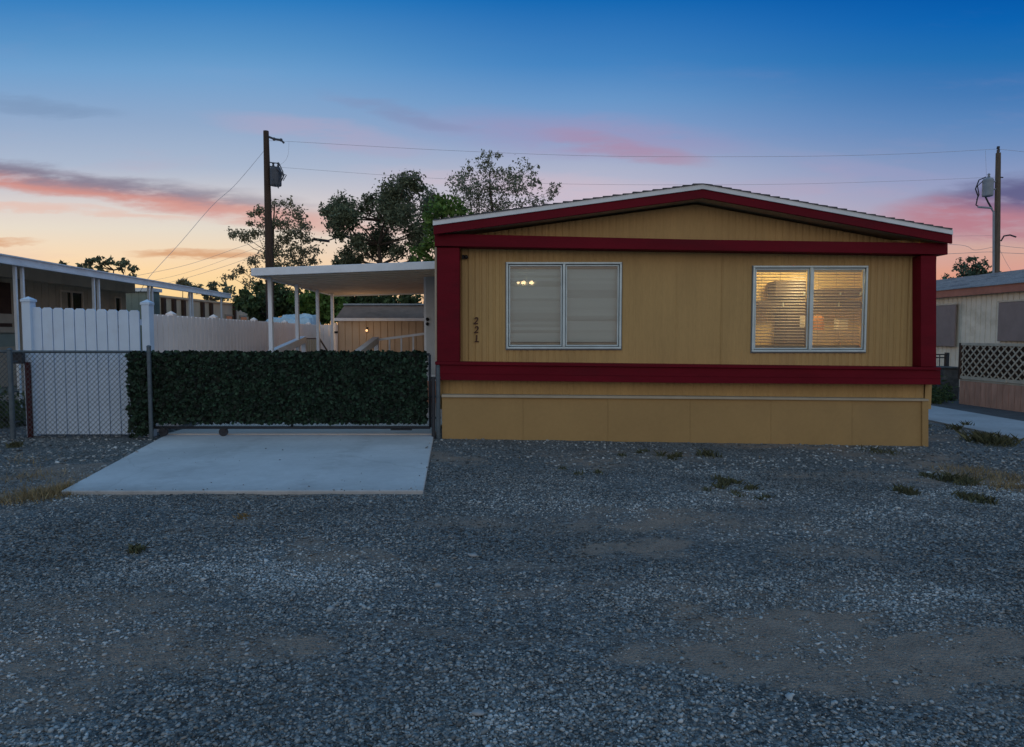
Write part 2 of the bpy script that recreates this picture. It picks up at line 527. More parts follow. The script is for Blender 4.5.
        if any(hasattr(h, '__len__') for h in holes) or callable(ztop):
            pass
        for a, b in zip(allp[:-1], allp[1:]):
            if b - a < 1e-5:
                continue
            mid = (a + b) / 2
            spans = [(None, None)]
            for (h0, h1, hz0, hz1) in holes:
                if h0 - 1e-4 < mid < h1 + 1e-4:
                    spans = [(None, hz0), (hz1, None)]
            for lo, hi in spans:
                pts = []
                for x, top in ((a, 0), (b, 0), (b, 1), (a, 1)):
                    p = A + d * x - nrm * dep(x)
                    z = (zt(x) if hi is None else hi) if top else (z0 if lo is None else lo)
                    pts.append((p.x, p.y, z))
                self.add(pts, [(0, 1, 2, 3)])

    def build(self, name, m, parent=None, smooth=False, **tags):
        off = OFF.get(parent.name, Vector((0, 0, 0))) if parent is not None else None
        a = np.array(self.v, dtype=np.float32)
        if parent is None:
            lo, hi = a.min(0), a.max(0)
            off = Vector(((lo[0] + hi[0]) / 2, (lo[1] + hi[1]) / 2, lo[2]))
        me = bpy.data.meshes.new(name)
        me.from_pydata((a - np.array(off, dtype=np.float32)).tolist(), [], self.f)
        me.materials.append(m)
        if smooth:
            me.polygons.foreach_set('use_smooth', [True] * len(me.polygons))
        me.update()
        o = bpy.data.objects.new(name, me)
        COL.objects.link(o)
        OFF[o.name] = off.copy()
        if parent is None:
            o.location = off
        else:
            o.parent = parent
        for k, vv in tags.items():
            o[k] = vv
        return o


def bevel(o, w=0.006, seg=2):
    md = o.modifiers.new('bevel', 'BEVEL')
    md.width = w
    md.segments = seg
    md.limit_method = 'ANGLE'
    return o


def thing(name, loc, label, cat, group=None):
    o = bpy.data.objects.new(name, None)
    COL.objects.link(o)
    o.location = loc
    o.empty_display_size = 0.2
    OFF[o.name] = Vector(loc)
    o['label'] = label
    o['category'] = cat
    if group:
        o['group'] = group
    return o


def tagd(label, cat, group=None):
    d = {'label': label, 'category': cat}
    if group:
        d['group'] = group
    return d


# ------------------------------------------------------------------ ground
def vnoise(x, y, seed=0):
    xi, yi = np.floor(x).astype(int), np.floor(y).astype(int)
    fx, fy = x - xi, y - yi
    fx, fy = fx * fx * (3 - 2 * fx), fy * fy * (3 - 2 * fy)

    def h(a, b):
        n = np.sin(a * 127.1 + b * 311.7 + seed * 74.7) * 43758.5453
        return n - np.floor(n)
    return (h(xi, yi) * (1 - fx) + h(xi + 1, yi) * fx) * (1 - fy) + (h(xi, yi + 1) * (1 - fx) + h(xi + 1, yi + 1) * fx) * fy


def fbm(x, y, seed=0, o=4):
    r, a, t = 0.0, 0.5, 0.0
    for i in range(o):
        r = r + a * vnoise(x * 2 ** i, y * 2 ** i, seed + i)
        t += a
        a *= 0.5
    return r / t


def sstep(x, a, b):
    t = np.clip((x - a) / (b - a), 0, 1)
    return t * t * (3 - 2 * t)


def gz(x, y):
    """gentle fall of the gravel towards the right of the house"""
    x, y = np.asarray(x, float), np.asarray(y, float)
    fall = -0.118 * np.clip((x + 1.1) / 7.3, 0, 1) * sstep(y, 4.5, 9.5)
    return fall


def gpt(px, py):
    """ground point under a pixel"""
    y = 8.0
    for _ in range(30):
        cy = (373.5 - py) / F_PX
        dyy, dzz = CP + cy * SP, -SP + cy * CP
        x = (px - 512) / F_PX / dyy * y
        y = float((CAM_H - gz(x, y)) / (-dzz / dyy))
    return Vector(((px - 512) / F_PX / dyy * y, y, float(gz((px - 512) / F_PX / dyy * y, y))))


# bare-earth patches: (pixel x, pixel y, half width px, half height px, amount)
PATCHES = [(700, 590, 330, 7, 0.45), (430, 640, 300, 9, 0.35), (560, 560, 240, 6, 0.4), (820, 610, 90, 12, 1.0), (860, 655, 200, 20, 1.0), (800, 622, 110, 20, 0.8), (770, 668, 120, 16, 0.9), (960, 690, 110, 14, 0.9), (640, 545, 80, 10, 0.9), (850, 560, 60, 12, 0.6),
           (695, 522, 50, 8, 0.8), (735, 494, 40, 9, 0.5), (990, 478, 50, 20, 0.7), (330, 552, 60, 10, 0.6), (45, 492, 50, 14, 0.6),
           (180, 695, 130, 12, 0.4), (250, 520, 90, 8, 0.4), (620, 455, 90, 6, 0.4), (880, 455, 60, 6, 0.5), (450, 690, 90, 12, 0.3)]
PW = []
for (px, py, rx, ry, am) in PATCHES:
    c, e, t = gpt(px, py), gpt(px + rx, py), gpt(px, py - ry)
    PW.append((c.x, c.y, abs(e.x - c.x), abs(t.y - c.y), am))


def dirt(x, y):
    x, y = np.asarray(x, float), np.asarray(y, float)
    wx = x + (fbm(x * 1.3, y * 1.3, 3) - 0.5) * 0.9
    wy = y + (fbm(x * 1.3, y * 1.3, 9) - 0.5) * 0.9
    d = np.zeros_like(x)
    for cx, cy, rx, ry, am in PW:
        q = 1 - ((wx - cx) / rx) ** 2 - ((wy - cy) / ry) ** 2
        d = np.maximum(d, am * sstep(q, -0.6, 0.7))
    big = fbm(x * 0.45, y * 0.9, 21)
    d = np.maximum(d, 0.55 * sstep(big, 0.55, 0.75))
    return np.clip(d * (0.05 + 1.75 * fbm(x * 5, y * 8, 40, 5)), 0, 1)


def axis(*segs):
    out = []
    for a, b, n in segs:
        out += list(np.linspace(a, b, n, endpoint=False))
    return np.array(out + [segs[-1][1]])


gx = axis((-400, -60, 12), (-60, -13, 24), (-13, -7, 30), (-7, 7, 180), (7, 13, 50), (13, 60, 24), (60, 400, 12))
gy = axis((-60, 0, 12), (0, 1.4, 8), (1.4, 7, 110), (7, 13, 80), (13, 40, 30), (40, 600, 20))
GX, GY = np.meshgrid(gx, gy)
DZ = dirt(GX, GY)
near = ((np.abs(GX) < 9) & (GY < 14) & (GY > 0)).astype(float)
GZ = gz(GX, GY) + near * ((fbm(GX * 1.1, GY * 1.1, 60) - 0.5) * 0.05 * sstep(-GY, -9.0, -5) + (fbm(GX * 7, GY * 7, 70, 3) - 0.5) * 0.018)
nx, ny = len(gx), len(gy)
verts = np.stack([GX, GY, GZ], -1).reshape(-1, 3)
idx = np.arange(nx * ny).reshape(ny, nx)
faces = np.stack([idx[:-1, :-1], idx[:-1, 1:], idx[1:, 1:], idx[1:, :-1]], -1).reshape(-1, 4)
gme = bpy.data.meshes.new('ground')
gme.from_pydata(verts.tolist(), [], faces.tolist())
att = gme.attributes.new('bare_earth', 'FLOAT', 'POINT')
att.data.foreach_set('value', DZ.reshape(-1).astype(np.float32))
gme.polygons.foreach_set('use_smooth', [True] * len(gme.polygons))


def ground_mat():
    m = bpy.data.materials.new('gravel_ground')
    m.use_nodes = True
    t = NT(m.node_tree)
    b = m.node_tree.nodes['Principled BSDF']
    tcn = t.n('ShaderNodeTexCoord')
    vec = tcn.outputs['Object']
    vo = t.n('ShaderNodeTexVoronoi')
    vo.inputs['Scale'].default_value = 48
    t.link(vec, vo.inputs['Vector'])
    vo2 = t.n('ShaderNodeTexVoronoi')
    vo2.inputs['Scale'].default_value = 110
    t.link(vec, vo2.inputs['Vector'])
    sepc = t.n('ShaderNodeSeparateColor')
    t.link(vo.outputs['Color'], sepc.inputs[0])
    sepd = t.n('ShaderNodeSeparateColor')
    t.link(vo2.outputs['Color'], sepd.inputs[0])
    g1 = t.ramp(sepc.outputs[0], [(0.0, (0.03, 0.034, 0.037)), (0.35, (0.08, 0.087, 0.092)), (0.75, (0.20, 0.213, 0.22)), (1.0, (0.42, 0.44, 0.45))])
    g2 = t.ramp(sepd.outputs[0], [(0.0, (0.035, 0.037, 0.038)), (0.5, (0.12, 0.127, 0.13)), (1.0, (0.34, 0.355, 0.36))])
    g = t.mix(0.45, g1, g2)
    mott = t.noise(vec, 1.1, 5.0, 0.6).outputs[0]
    g = t.mix(t.smooth(mott, 0.35, 0.7), g, t.mix(1.0, g, (0.78, 0.77, 0.76, 1), 'MULTIPLY'))
    nz = t.noise(vec, 7.0, 6.0, 0.65).outputs[0]
    nf = t.noise(vec, 90.0, 3.0, 0.7).outputs[0]
    e = t.ramp(nz, [(0.3, (0.18, 0.138, 0.112)), (0.7, (0.34, 0.27, 0.222))])
    e = t.mix(0.35, e, t.ramp(nf, [(0.35, (0.12, 0.09, 0.072)), (0.65, (0.40, 0.33, 0.28))]))
    a = t.n('ShaderNodeAttribute')
    a.attribute_name = 'bare_earth'
    c = t.mix(t.smooth(t.m('ADD', a.outputs['Fac'], t.m('MULTIPLY', t.m('SUBTRACT', nf, 0.5), 0.5)), 0.15, 0.75), g, e)
    t.link(c, b.inputs['Base Color'])
    b.inputs['Roughness'].default_value = 0.95
    b.inputs['Specular IOR Level'].default_value = 0.15
    h = t.m('ADD', t.m('MULTIPLY', vo.outputs['Distance'], -0.9), t.m('MULTIPLY', nf, 0.5))
    h = t.m('ADD', h, t.m('MULTIPLY', vo2.outputs['Distance'], -0.45))
    bp = t.n('ShaderNodeBump')
    bp.inputs['Strength'].default_value = 0.9
    bp.inputs['Distance'].default_value = 0.02
    t.link(h, bp.inputs['Height'])
    t.link(bp.outputs[0], b.inputs['Normal'])
    return m


gme.materials.append(ground_mat())
ground = bpy.data.objects.new('ground', gme)
COL.objects.link(ground)
ground['kind'] = 'structure'

# drive in front of and behind the gate
DRIVE = [(-4.41, 6.60), (-0.87, 6.62), (-1.19, 10.32), (-1.18, 24.0), (-5.55, 24.0), (-5.28, 11.3), (-5.27, 10.4)]


def slab_obj(name, poly, z0, z1, m, joints=()):
    bm = bmesh.new()
    vs = [bm.verts.new((x, y, z1)) for x, y in poly]
    f = bm.faces.new(vs)
    r = bmesh.ops.extrude_face_region(bm, geom=[f])
    for e in r['geom']:
        if isinstance(e, bmesh.types.BMVert):
            e.co.z = z0
    bmesh.ops.recalc_face_normals(bm, faces=bm.faces)
    me = bpy.data.meshes.new(name)
    bm.to_mesh(me)
    bm.free()
    me.materials.append(m)
    o = bpy.data.objects.new(name, me)
    COL.objects.link(o)
    o['kind'] = 'structure'
    bevel(o, 0.012, 2)
    return o


def wear_concrete(m):
    t = NT(m.node_tree)
    b = m.node_tree.nodes['Principled BSDF']
    src = b.inputs['Base Color'].links[0].from_socket
    tcn = t.n('ShaderNodeTexCoord')
    vec = tcn.outputs['Object']
    wob = t.noise(vec, 2.2, 4.0)
    mixv = t.n('ShaderNodeVectorMath', operation='MULTIPLY_ADD')
    t.link(wob.outputs[1], mixv.inputs[0])
    mixv.inputs[1].default_value = (0.35, 0.35, 0.0)
    t.link(vec, mixv.inputs[2])
    vo = t.n('ShaderNodeTexVoronoi', feature='DISTANCE_TO_EDGE')
    vo.inputs['Scale'].default_value = 0.42
    t.link(mixv.outputs[0], vo.inputs['Vector'])
    crack = t.m('SUBTRACT', 1.0, t.smooth(vo.outputs['Distance'], 0.0015, 0.006))
    c = t.mix(t.m('MULTIPLY', crack, 0.14), src, (0.12, 0.12, 0.12, 1))
    sp = t.n('ShaderNodeSeparateXYZ')
    t.link(vec, sp.inputs[0])
    for x0 in (-3.6, -2.05):      # pale dust-worn wheel paths
        g = t.m('SUBTRACT', 1.0, t.smooth(t.m('ABSOLUTE', t.m('SUBTRACT', t.m('ADD', sp.outputs[0], t.m('MULTIPLY', wob.outputs[0], 0.12)), x0)), 0.05, 0.22))
        n2 = t.noise(vec, 5.0, 5.0, 0.7).outputs[0]
        c = t.mix(t.m('MULTIPLY', t.m('MULTIPLY', g, t.smooth(n2, 0.35, 0.65)), 0.35), c, (0.27, 0.27, 0.275, 1))
    # grit blown on from the gravel at the front edge
    n3 = t.noise(vec, 11.0, 5.0, 0.7).outputs[0]
    e = t.smooth(t.m('ADD', sp.outputs[1], t.m('MULTIPLY', n3, 0.6)), 7.35, 6.75)
    c = t.mix(t.m('MULTIPLY', e, 0.4), c, (0.20, 0.20, 0.20, 1))
    t.link(c, b.inputs['Base Color'])


wear_concrete(concrete)
slab_obj('driveway', [DRIVE[0], DRIVE[1], DRIVE[2], (-5.27, 10.32)], -0.08, 0.035, concrete)
slab_obj('carport_pavement', [(-1.18, 10.345), (-1.18, 24.0), (-5.55, 24.0), (-5.28, 11.3), (-5.28, 10.345)], -0.08, 0.05, concrete_pale)
slab_obj('side_road', [(8.05, 9.2), (9.72, 9.2), (9.85, 40), (8.2, 40)], -0.2, -0.085, lane_m)
slab_obj('side_pavement', [(9.74, 9.2), (11.4, 9.2), (11.6, 40), (9.87, 40)], -0.2, -0.095, asphalt_m)

# loose stones lying on the ground
rng = np.random.default_rng(7)


def in_drive(x, y):
    xl = np.interp(y, [6.60, 10.35, 11.3, 24], [-4.41, -5.27, -5.28, -5.55])
    xr = np.interp(y, [6.60, 10.32, 24], [-0.87, -1.19, -1.18])
    return (y > 6.60) & (x > xl) & (x < xr)


def scatter(n, y0, y1):
    y = np.sqrt(rng.random(n) * (y1 ** 2 - y0 ** 2) + y0 ** 2)
    x = (rng.random(n) * 2 - 1) * (0.82 * y + 0.3)
    keep = rng.random(n) > dirt(x, y) * 1.0
    keep &= rng.random(n) < 0.35 + 1.0 * sstep(fbm(x * 0.7, y * 1.4, 90), 0.35, 0.62)
    keep &= ~in_drive(x, y) | ((rng.random(n) < 0.05) & (~in_drive(x + 0.14, y) | ~in_drive(x - 0.14, y) | ~in_drive(x, y - 0.10)))
    keep &= ~((y > 10.15) & (x > -1.1) & (x < 6.3)) & ~((x > 8.0) & (y > 9.1))
    return x[keep], y[keep]


sx, sy, sr = [], [], []
for n, y0, y1, rlo, rhi in ((110000, 1.9, 4.6, 0.0038, 0.0112), (260, 1.9, 4.8, 0.013, 0.022), (80000, 4.6, 8.0, 0.006, 0.0128), (160, 4.6, 8.0, 0.016, 0.026), (16000, 8.0, 12.5, 0.012, 0.024)):
    x, y = scatter(n, y0, y1)
    sx.append(x); sy.append(y)
    sr.append(rlo + (rhi - rlo) * rng.random(len(x)) ** 2.0)
sx, sy, sr = np.concatenate(sx), np.concatenate(sy), np.concatenate(sr)
N = len(sx)
t_ = (1 + 5 ** 0.5) / 2
ico = np.array([(-1, t_, 0), (1, t_, 0), (-1, -t_, 0), (1, -t_, 0), (0, -1, t_), (0, 1, t_), (0, -1, -t_), (0, 1, -t_), (t_, 0, -1), (t_, 0, 1), (-t_, 0, -1), (-t_, 0, 1)], float)
ico /= np.linalg.norm(ico[0])
icf = np.array([(0, 11, 5), (0, 5, 1), (0, 1, 7), (0, 7, 10), (0, 10, 11), (1, 5, 9), (5, 11, 4), (11, 10, 2), (10, 7, 6), (7, 1, 8), (3, 9, 4), (3, 4, 2), (3, 2, 6), (3, 6, 8), (3, 8, 9), (4, 9, 5), (2, 4, 11), (6, 2, 10), (8, 6, 7), (9, 8, 1)])
V = ico[None] * (1 + (rng.random((N, 12, 1)) - 0.5) * 1.0)
V = V * (np.array([1, 1, 0.62]) * (0.7 + 0.6 * rng.random((N, 1, 3))))
an = rng.random(N) * 6.283
ca, sa = np.cos(an)[:, None], np.sin(an)[:, None]
V = np.stack([V[..., 0] * ca - V[..., 1] * sa, V[..., 0] * sa + V[..., 1] * ca, V[..., 2] + V[..., 0] * (rng.random((N, 1)) - 0.5) * 0.7], -1)
V *= sr[:, None, None]
gzz = gz(sx, sy) + ((np.abs(sx) < 9) & (sy < 14)) * ((fbm(sx * 1.1, sy * 1.1, 60) - 0.5) * 0.05 * sstep(-sy, -9.0, -5) + (fbm(sx * 7, sy * 7, 70, 3) - 0.5) * 0.018)
V += np.stack([sx, sy, gzz + sr * 0.28 + np.where(in_drive(sx, sy), 0.037, 0)], -1)[:, None, :]
Fc = (icf[None] + (np.arange(N) * 12)[:, None, None]).reshape(-1, 3)
sme = bpy.data.meshes.new('gravel')
sme.vertices.add(N * 12)
sme.vertices.foreach_set('co', V.reshape(-1).astype(np.float32))
sme.loops.add(Fc.size)
sme.loops.foreach_set('vertex_index', Fc.reshape(-1).astype(np.int32))
sme.polygons.add(len(Fc))
sme.polygons.foreach_set('loop_start', np.arange(0, Fc.size, 3, dtype=np.int32))
sme.update(calc_edges=True)
tone = sme.attributes.new('tone', 'FLOAT', 'POINT')
tone.data.foreach_set('value', np.repeat(np.clip(0.08 + rng.random(N) * 0.80 + (fbm(sx * 0.9, sy * 1.5, 33) - 0.5) * 0.75, 0, 1), 12).astype(np.float32))


def stone_mat():
    m = bpy.data.materials.new('crushed_stone')
    m.use_nodes = True
    t = NT(m.node_tree)
    b = m.node_tree.nodes['Principled BSDF']
    a = t.n('ShaderNodeAttribute')
    a.attribute_name = 'tone'
    c = t.ramp(a.outputs['Fac'], [(0.0, (0.055, 0.06, 0.063)), (0.3, (0.14, 0.152, 0.158)), (0.55, (0.21, 0.226, 0.234)), (0.62, (0.22, 0.205, 0.185)), (0.68, (0.26, 0.277, 0.285)), (0.93, (0.39, 0.41, 0.415)), (1.0, (0.52, 0.54, 0.55))])
    tcn = t.n('ShaderNodeTexCoord')
    nf = t.noise(tcn.outputs['Object'], 160.0, 3.0, 0.7).outputs[0]
    c = t.mix(0.35, c, t.mix(1.0, c, t.ramp(nf, [(0.3, (0.5, 0.5, 0.5)), (0.7, (1.4, 1.4, 1.4))]), 'MULTIPLY'))
    t.link(c, b.inputs['Base Color'])
    b.inputs['Roughness'].default_value = 0.9
    b.inputs['Specular IOR Level'].default_value = 0.2
    return m


sme.materials.append(stone_mat())
gravel = bpy.data.objects.new('gravel', sme)
COL.objects.link(gravel)
gravel['kind'] = 'stuff'

# ------------------------------------------------------------------ the mobile home
YS, YC, YR, YB = 10.40, 10.18, 10.00, 24.0     # siding, columns and beams, rake board, rear end
home = thing('mobile_home', at(690, 440, YS), 'tan mobile home with dark red beams, corner posts and low gable roof', 'mobile home')
peak, eaL, eaR = (703, 182.5), (433.5, 219), (952.5, 228.2)


def rake(dy, Y):
    return [at(eaL[0], eaL[1] + dy, Y), at(peak[0], peak[1] + dy, Y), at(eaR[0], eaR[1] + dy, Y)]


xl, xr = at(437, 300, YS).x, at(935, 300, YS).x
top3 = rake(18.0, YR)
def ztop_home(s):
    return float(np.interp(xl + s, [p.x for p in top3], [p.z for p in top3])) + 0.02
def winrect(x0, y0, x1, y1):
    a, b = at(x0, y0, YS), at(x1, y1, YS)
    return (a.x, b.x, b.z, a.z)
WINS = [winrect(506.3, 262.2, 620.8, 348.8), winrect(752.8, 265.8, 864.8, 351.8)]
floor_z = at(690, 383, YS).z
mb = MB()
mb.corr((xl, YS), (xr, YS), floor_z - 0.02, ztop_home, 0.1015, 0.048, 0.013, 1, holes=[(w[0] - xl + 0.02, w[1] - xl - 0.02, w[2] + 0.02, w[3] - 0.02) for w in WINS], phase=0.03, fade=lambda q: 0.22 + 0.78 * min(1.0, abs(q - 3.7) / 3.0) ** 1.2)
wall = mb.build('wall', tan_siding, home)
mb = MB()
eL, eR = top3[0].z, top3[2].z
mb.box((xl, YS + 0.004, floor_z - 0.4), (xl + 0.1, YB, eL - 0.03))
mb.box((xr - 0.1, YS + 0.004, floor_z - 0.4), (xr, YB, eR - 0.03))
mb.box((xl + 0.1, YB - 0.1, floor_z - 0.4), (xr - 0.1, YB, eR - 0.03))
mb.box((xl + 0.1, YS + 0.02, floor_z - 0.02), (xr - 0.1, YB - 0.1, floor_z + 0.06))
mb.build('side_wall', tan_siding, home)
# recessed wall under the lower beam
mb = MB()
a, b = at(440, 379, YS), at(922, 401, YS)
mb.corr((a.x, YS - 0.03), (b.x, YS - 0.03), at(690, 400, YS).z, floor_z + 0.06, 0.1015, 0.048, 0.006, 1)
mb.build('lower_wall', tan_siding, home)
# skirting in separate sheets with seams, cap strip on top
sk = [442, 523, 608, 690, 771, 852, 922]
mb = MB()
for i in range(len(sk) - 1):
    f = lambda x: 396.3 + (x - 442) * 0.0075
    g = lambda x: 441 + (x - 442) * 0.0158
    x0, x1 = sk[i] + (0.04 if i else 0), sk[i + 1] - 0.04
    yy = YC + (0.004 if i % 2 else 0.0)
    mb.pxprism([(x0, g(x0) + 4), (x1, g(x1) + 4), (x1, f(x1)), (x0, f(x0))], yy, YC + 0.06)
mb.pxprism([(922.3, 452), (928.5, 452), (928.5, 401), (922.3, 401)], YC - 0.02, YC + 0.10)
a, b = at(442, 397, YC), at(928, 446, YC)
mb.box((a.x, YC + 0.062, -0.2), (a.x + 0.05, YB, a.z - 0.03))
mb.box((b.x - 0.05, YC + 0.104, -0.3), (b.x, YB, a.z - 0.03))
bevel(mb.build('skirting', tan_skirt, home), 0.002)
mb = MB()
mb.pxprism([(441.5, 397.3), (690, 399.0), (929, 401.2), (929, 399.2), (690, 396.7), (441.5, 394.8)], YC - 0.03, YS - 0.035)
bevel(mb.build('cap_strip', strip_m, home), 0.004)
# dark red beams and posts
mb = MB()
mb.pxprism([(434.5, 246), (690, 250.3), (948, 254.6), (948, 243), (690, 239.3), (434.5, 233.4)], YC - 0.03, YS + 0.05)
bevel(mb.build('upper_beam', red_paint, home), 0.008)
mb = MB()
mb.pxprism([(435.5, 380), (690, 383), (940.5, 384.6), (940.5, 370.2), (690, 367.6), (435.5, 364.8)], YC - 0.02, YS + 0.05)
mb.pxprism([(435.0, 364.6), (690, 367.4), (941, 370.0), (941, 367.4), (690, 364.6), (435.0, 361.6)], YC - 0.05, YS + 0.05)
mb.pxprism([(435.8, 373.6), (690, 376.6), (940.8, 378.6), (940.8, 378.0), (690, 376.0), (435.8, 373.0)], YC - 0.026, YC - 0.021)
bevel(mb.build('lower_beam', red_paint, home), 0.006)
for (x0, x1, y0, y1) in ((437, 459.5, 247.5, 361.8), (921, 936.5, 255.5, 366.9)):
    mb = MB()
    mb.pxprism([(x0, y1), (x1, y1), (x1, y0), (x0, y0)], YC, YS + (0.02))
    bevel(mb.build('corner_post', red_paint, home), 0.008)
mb = MB()
mb.pxprism([(434.6, 247), (436.6, 247), (436.9, 361), (435.0, 361)], YC + 0.03, YS + 0.1)
mb.build('corner_trim', strip_m, home)
# rake boards, white edge, roof
def ang_band(d0, d1, Y, yb, ext=0.0):
    m_ = MB()
    t, bt = rake(d0, Y), rake(d1, Y)
    for p in (t, bt):
        p[0].x -= ext; p[2].x += ext
    m_.prism([bt[0], bt[1], bt[2], t[2], t[1], t[0]], yb)
    return m_
bevel(ang_band(6.2, 15.4, YR + 0.02, YR + 0.06).build('rake_board', red_paint, home), 0.005)
bevel(ang_band(1.4, 6.4, YR, YR + 0.05, 0.01).build('roof_edge', drip_m, home), 0.004)
ang_band(12.0, 14.6, YR + 0.062, YS + 0.3, -0.03).build('soffit', soffit_m, home)
mb = ang_band(1.2, 6.0, YR + 0.055, YB + 0.2, -0.005)
roof = mb.build('roof', shingle_m, home)
# shingle courses: butt edges standing up along the rake
mb = MB()
rr = random.Random(3)
for (p0, p1, n) in ((rake(1.3, YR - 0.015)[0], rake(1.3, YR - 0.015)[1], 27), (rake(1.3, YR - 0.015)[1], rake(1.3, YR - 0.015)[2], 26)):
    up_left = p0.z < p1.z
    for i in range(n):
        a, b = p0.lerp(p1, i / n), p0.lerp(p1, (i + 1) / n)
        lo, hi = (0.020, 0.004) if up_left else (0.004, 0.020)
        lo += rr.uniform(-0.003, 0.006); hi += rr.uniform(-0.003, 0.003)
        mb.prism([(a.x, a.y, a.z), (b.x, b.y, b.z), (b.x, b.y, b.z + max(hi, .002)), (a.x, a.y, a.z + max(lo, .002))], YB + 0.2)
mb.build('shingles', shingle_m, roof)
# house number
txt = ['2', '2', '1']
nums = []
for i, ch in enumerate(txt):
    c = bpy.data.curves.new('digit', 'FONT')
    c.body = ch
    c.size = 0.148
    c.extrude = 0.008
    c.offset = 0.002
    c.shear = 0.2 if ch != '1' else 0.05
    c.align_x = 'CENTER'
    tmp = bpy.data.objects.new('tmp_digit', c)
    COL.objects.link(tmp)
    bpy.context.view_layer.update()
    me = bpy.data.meshes.new_from_object(tmp.evaluated_get(bpy.context.evaluated_depsgraph_get()))
    bpy.data.objects.remove(tmp)
    if ch == '1':
        b1 = bmesh.new(); b1.from_mesh(me)
        q1 = bmesh.ops.create_cube(b1, size=1.0)
        for vv in q1['verts']:
            vv.co = Vector((vv.co.x * 0.062 + 0.006, vv.co.y * 0.016 + 0.004, vv.co.z * 0.014))
        b1.to_mesh(me); b1.free()
    me.materials.append(number_m)
    o = bpy.data.objects.new('house_number', me)
    COL.objects.link(o)
    p = at(475.6 + 0.4 * i, 324.0 + i * 8.9, YS)
    o.parent = home
    o.rotation_euler = (R(90), 0, 0)
    o.location = p - OFF[home.name] + Vector((0, -0.012, 0))
# small camera bracket high on the siding
mb = MB()
p = at(464, 257, YS)
mb.box((p.x - 0.03, YS - 0.03, p.z - 0.03), (p.x + 0.01, YS - 0.002, p.z + 0.03))
mb.ball((p.x + 0.035, YS - 0.05, p.z - 0.005), 0.032)
mb.tube([(p.x, YS - 0.02, p.z), (p.x + 0.035, YS - 0.05, p.z)], 0.01, 6)
mb.build('security_camera', black_m, home)
# seam strips between the ribbed wall sheets
mb = MB()
for x in (677, 722):
    p = at(x, 300, YS)
    mb.box((p.x - 0.006, YS - 0.003, at(x, 364, YS).z), (p.x + 0.006, YS + 0.003, at(x, 254, YS).z))
mb.build('seam_strip', tan_siding, home)

